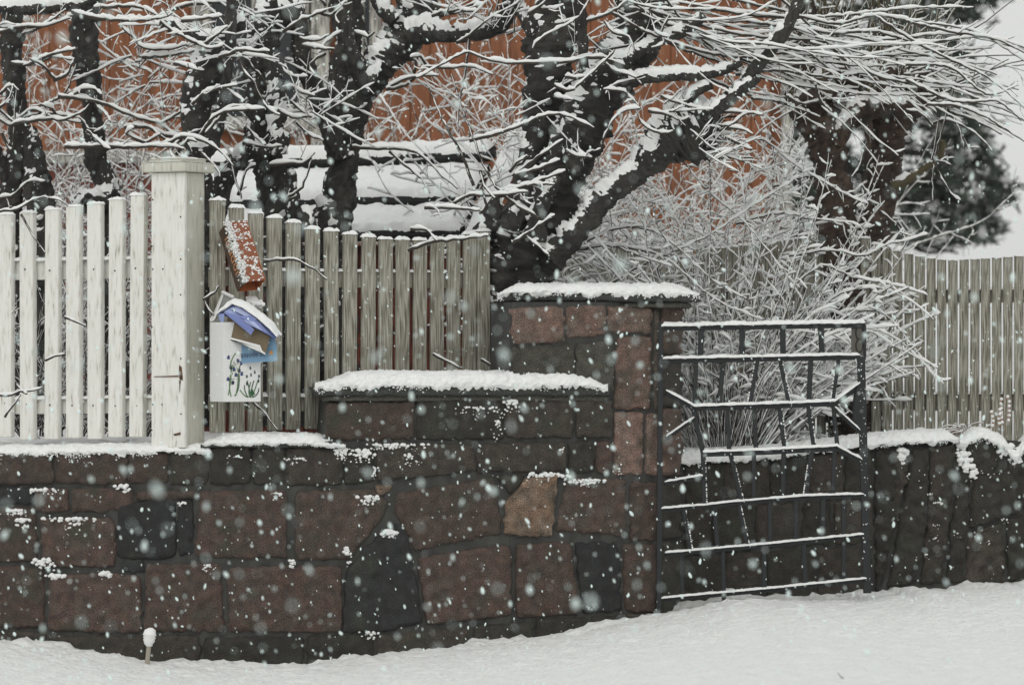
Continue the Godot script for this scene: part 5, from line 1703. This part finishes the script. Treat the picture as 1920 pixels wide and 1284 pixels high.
func build_shrubs() -> void:
	# the thorny bush behind the gate: arching stems thick with short side twigs
	var t := thing("thorn_bush", "wide arching thorn bush heavy with snow, behind the iron gate", "bush", P(1380, 850, -1.6))
	var w := Builder.new()
	var s := Builder.new()
	for i in 250:
		var f := rng.randf_range(-1, 1)
		var z := rng.randf_range(-2.1, -1.05)
		var p: Vector3 = P(1370 + f * 90, 862, z)
		var a := f * 52.0 + rng.randfn(0, 15) + 3.0
		var d := Vector3(sin(deg_to_rad(a)), cos(deg_to_rad(a)), rng.randfn(0, 0.12))
		var long := rng.randf_range(0.8, 2.0) * (1.0 - 0.15 * absf(f))
		var q := wander(p, d, long, 0.03, Vector3(0.22 * signf(d.x) + 0.08, -0.5, 0) * rng.randf_range(0.2, 1.5), 0.05)
		for k in q.size():
			if k > 8 and (q[k].y < 1.12 or q[k].x > 1.8 + 0.45 * absf(f)):
				q = q.slice(0, k)
				break
		if i < 40:
			var w2 := Builder.new()
			var s2 := Builder.new()
			twig(w2, s2, q, 0.0055, 0.0025, 0.0072, 5)
			var o := part("stem", w2, M.bush, t)
			part("snow", s2, M.snow, o)
		else:
			twig(w, s, q, 0.0052, 0.0026, 0.0104)
		sprout(w, s, q.slice(int(q.size() * 0.3)), 0.065, 0.17, 0.0032, 0.0094, 1.0, 0.0, 0.028)
	for q in ["1400,700 1500,640 1560,560 1640,540 1700,560 1752,600", "1500,660 1600,590 1660,590 1720,660 1770,720", "1460,560 1540,500 1600,520 1680,534 1740,554", "1480,480 1560,470 1620,480 1660,460 1740,440", "1490,640 1600,610 1680,650 1760,690", "1440,600 1540,640 1640,620 1700,650 1764,714", "1500,720 1600,700 1640,706 1690,690", "1380,420 1460,400 1520,410 1600,420 1624,440", "1340,300 1420,260 1480,300 1560,350 1620,380", "1450,350 1520,330 1570,356 1628,382", "1080,470 1140,460 1200,480 1260,500", "1060,480 1150,430 1240,440 1330,520 1400,560", "1100,560 1200,500 1330,440 1420,380 1500,330", "1140,460 1240,480 1340,560 1430,600", "1280,300 1330,360 1400,420 1480,520 1500,540", "1560,300 1530,400 1500,500", "1440,250 1460,330 1476,420", "1330,280 1332,400 1330,540"]:
		var pts := line(q, -1.2, -1.0)
		twig(w, s, pts, 0.0055, 0.0026, 0.0088)
		sprout(w, s, pts, 0.06, 0.1, 0.0032, 0.0072, 0.8, 0.0, 0.026)
	part("twigs", w, M.bush, t, "stuff")
	part("twig_snow", s, M.snow, t, "stuff")

	var who := "tall snowy shrubs in front of the red house"
	shrub("snowy_shrub", "dense upright shrub at the left edge, in front of the red house", Vector2(40, 790), 70, -5.2, 0.7, 44, 1.5, 3.2, 0.22, 0.06, 0.0052, 0.0062, 0.16, 0.4, 14, M.twig, who, 0.13)
	shrub("snowy_shrub", "dense upright shrub between the two left fruit trees, hiding the red house", Vector2(150, 790), 60, -4.6, 0.7, 40, 1.5, 3.2, 0.22, 0.06, 0.0052, 0.0062, 0.16, 0.4, 14, M.twig, who, 0.13)
	shrub("snowy_shrub", "looser upright shrub left of the white post, red boards showing through", Vector2(265, 790), 45, -5.4, 0.6, 16, 1.4, 3.0, 0.24, 0.06, 0.005, 0.006, 0.22, 0.4, 12, M.twig, who, 0.15)
	shrub("snowy_shrub", "blurred bare shrub behind the shed roof, left of the forked tree", Vector2(590, 780), 40, -6.4, 0.6, 26, 1.6, 3.2, 0.2, 0.05, 0.006, 0.006, 0.25, 0.45, 10, M.twig, who, 0.2)
	shrub("snowy_shrub", "thin bare shrub above the shed roof, right of the forked tree", Vector2(760, 780), 90, -6.0, 0.8, 64, 1.4, 3.0, 0.24, 0.05, 0.006, 0.006, 0.24, 0.4, 12, M.green_twig, who, 0.2)
	shrub("snowy_shrub", "sparse bare shrub in front of the rust red wall, left of the largest tree", Vector2(900, 780), 60, -5.6, 0.6, 34, 1.4, 2.8, 0.25, 0.05, 0.0055, 0.006, 0.26, 0.4, 10, M.twig, who, 0.2)
	shrub("snowy_shrub", "white frosted shrub close behind the limbs of the largest tree", Vector2(1090, 800), 70, -3.2, 0.6, 70, 1.2, 2.7, 0.24, 0.05, 0.0048, 0.0085, 0.14, 0.4, 12, M.twig, who, 0.12)
	shrub("snowy_shrub", "thick frosted shrub behind the thorn bush, below the sweeping shoots", Vector2(1250, 800), 90, -3.4, 0.7, 60, 1.0, 2.5, 0.28, 0.08, 0.0048, 0.0085, 0.13, 0.4, 12, M.twig, who, 0.12)
	shrub("snowy_shrub", "grey brown shrub at the house corner, left of the pollard", Vector2(1430, 780), 80, -6.5, 0.8, 44, 1.2, 2.8, 0.26, 0.06, 0.006, 0.006, 0.2, 0.4, 10, M.green_twig, who, 0.16)

	# low shoots poking through the fences
	t = thing("brushwood", "tangle of bare shoots behind and poking through the white picket fence", "shrub", P(150, 810, -0.6))
	for q in [["-10,740 20,741 34,733 60,732 78,727", -0.2], ["8,782 20,762 38,740", -0.19], ["30,722 44,736 50,738", -0.2], ["120,595 140,603 160,611", -0.2], ["84,676 102,668 120,664", -0.2], ["-10,398 30,392 70,372 110,374 126,386", -0.35], ["38,402 60,440 84,474", -0.34]]:
		branch(t, q[0], q[1], q[1] + 0.03, 2.9, 1.6, 3.2)
	w = Builder.new()
	s = Builder.new()
	for i in 90:
		var q := wander(P(rng.randf_range(-60, 290), 818, rng.randf_range(-1.3, -0.7)), Vector3(rng.randfn(0, 0.5), 1, rng.randfn(0, 0.15)), rng.randf_range(0.4, 1.2), 0.035, Vector3(rng.randfn(0, 0.5), -0.3, 0), 0.08)
		twig(w, s, q, 0.005, 0.0025, 0.0055)
		sprout(w, s, q, 0.14, 0.18, 0.003, 0.0055, 0.9)
	part("twigs", w, M.twig, t, "stuff")
	part("twig_snow", s, M.snow, t, "stuff")
	t = thing("creeper", "few bare shoots threaded through the grey picket fence near the letter box", "shrub", P(500, 810, -0.3))
	for q in [["494,489 530,487 560,490 590,506 613,524", -0.12], ["380,562 396,552 404,546 410,536", -0.06], ["384,560 392,582 400,590", -0.06], ["474,754 492,770 506,788 520,806", -0.1], ["812,664 836,676 862,690", -0.62], ["902,674 920,684 934,690", -0.7]]:
		branch(t, q[0], q[1], q[1] + 0.02, 3.2, 1.8, 3.0)

# ---------------------------------------------------------------- small plants, the stake
func build_plants() -> void:
	var t := thing("marker_stake", "short wooden stake with a ball of snow, standing in the snow before the wall", "stake", P(276, 1242, 0.2))
	var b := Builder.new()
	tube(b, PackedVector3Array([P(274, 1256, 0.2), P(277, 1225, 0.2), P(280, 1196, 0.2)]), PackedFloat32Array([0.012, 0.0115, 0.011]), 10)
	part("stick", b, mat(lin(0.33, 0.30, 0.24), 0.9), t)
	b = Builder.new()
	var p := PackedVector3Array()
	var r := PackedFloat32Array()
	for q in [[275, 1212, 3], [277, 1208, 9], [279, 1198, 11.5], [280, 1188, 12], [281, 1181, 9.5], [281, 1177, 4]]:
		p.push_back(P(q[0], q[1], 0.2))
		r.push_back(q[2] * PX)
	var got := curve(p, r, 0.006)
	for i in got[0].size():
		got[1][i] *= 1.0 + 0.25 * n1.get_noise_1d(i * 6.0)
	tube(b, got[0], got[1], 16)
	part("snow", b, M.snow, t)

	var where := "dry plants along the top of the right wall"
	for q in [[1722, 822, "low clump of dry bent stalks left of the others on the snowy right wall", 10, 0.10], [1772, 816, "middle clump of curled dry leaves at the foot of the brown fence", 16, 0.14], [1812, 812, "dense snowy clump of dry grass where the wall's snow spills over", 18, 0.12], [1838, 818, "thin dry grass just left of the flower heads", 8, 0.10]]:
		t = thing("dry_plant", q[2], "plant", P(q[0], q[1], -1.5), where)
		for i in q[3]:
			b = Builder.new()
			var s := Builder.new()
			var a := rng.randfn(0, 0.7)
			twig(b, s, wander(P(q[0] + rng.randf_range(-16, 16), q[1] + 4, -1.5 + rng.randf_range(-0.08, 0.08)), Vector3(a, 1.0, rng.randfn(0, 0.2)), rng.randf_range(0.5, 1.3) * q[4], 0.013, Vector3(signf(a) * 6.0, -14.0, 0), 0.12), 0.003, 0.0018, 0.0036)
			var o := part("stalk", b, M.dry, t)
			part("snow", s, M.snow, o)
	for q in [[1885, 812, "taller dead flower stalk with snow on its seed heads, far right on the wall", 70.0, 12], [1868, 812, "shorter dead flower stalk with pinkish seed heads, left of the taller one", 46.0, 8]]:
		t = thing("flower_stalk", q[2], "plant", P(q[0], q[1], -1.45), where)
		b = Builder.new()
		var s := Builder.new()
		twig(b, s, line("%f,%f %f,%f %f,%f" % [q[0], q[1] + 6, q[0] + 1, q[1] - q[3] * 0.5, q[0] + 2, q[1] - q[3]], -1.45, -1.45), 0.0024, 0.0016, 0.0)
		part("stalk", b, M.dry, t)
		for i in q[4]:
			b = Builder.new()
			s = Builder.new()
			var c := P(q[0] + (7.0 if i % 2 else -6.0) + rng.randf_range(-2, 2), q[1] - q[3] * (0.25 + 0.75 * i / q[4]), -1.45 + rng.randf_range(-0.01, 0.01))
			blob(b, c, 0.008, 1.0)
			blob(s, c + Vector3(0, 0.008, 0.002), 0.0105, 0.8)
			var o := part("seed_head", b, M.blossom, t)
			part("snow", s, M.snow, o)
	t = thing("fallen_twig", "tiny dark twig lying on the snowy road at the lower right", "twig", Vector3(1.26, rise(1.26) + 0.01, 4.3))
	b = Builder.new()
	tube(b, PackedVector3Array([t.position + Vector3(-0.012, 0.016, 0), t.position, t.position + Vector3(0.016, -0.008, 0.004)]), PackedFloat32Array([0.0012, 0.0022, 0.0014]), 5)
	part("stick", b, M.twig, t)

# ---------------------------------------------------------------- falling snow
func build_snowfall() -> void:
	var b := Builder.new()
	var p := PackedVector3Array()
	for i in 5:
		p.push_back(Vector3(rng.randf_range(-0.1, 0.1), (i - 2.0) * 0.42, rng.randf_range(-0.1, 0.1)))
	tube(b, p, PackedFloat32Array([0.25, 0.7, 0.75, 0.6, 0.2]), 6)
	var mm := MultiMesh.new()
	mm.transform_format = MultiMesh.TRANSFORM_3D
	mm.mesh = b.mesh(Vector3.ZERO, M.flake)
	var spots: Array[Transform3D] = []
	var n := 26000
	for i in n:
		var z := rng.randf_range(-9.0, 13.0)
		var half := (CAM_Z - z) * 0.135 + 0.6
		var at := Vector3(rng.randf_range(-half, half), CAM_Y + rng.randf_range(-half, half) * 0.72, z)
		var near := (CAM_Z - z) / CAM_Z
		if rng.randf() > near * near * 1.4 or at.y < rise(at.x) + 0.05:
			continue
		if z < 0.4 and z < 0.6 and rng.randf() < 0.25:
			continue
		var size := 0.0023 + 0.0052 * pow(rng.randf(), 3.0)
		if z > 2.0 and rng.randf() < 0.35:
			size *= 1.7
		var basis := Basis(Vector3(0, 0, 1), rng.randfn(0.25, 0.3)) * Basis(Vector3.UP, rng.randf() * TAU)
		spots.push_back(Transform3D(basis.scaled_local(Vector3(size * rng.randf_range(0.6, 1.0), size * rng.randf_range(0.8, 1.5), size * 0.8)), at))
	mm.instance_count = spots.size()
	for i in spots.size():
		mm.set_instance_transform(i, spots[i])
	var o := MultiMeshInstance3D.new()
	o.multimesh = mm
	o.name = "falling_snow"
	add_child(o)
	o.set_meta("kind", "stuff")
	o.set_meta("label", "snowflakes falling through the air in front of everything")
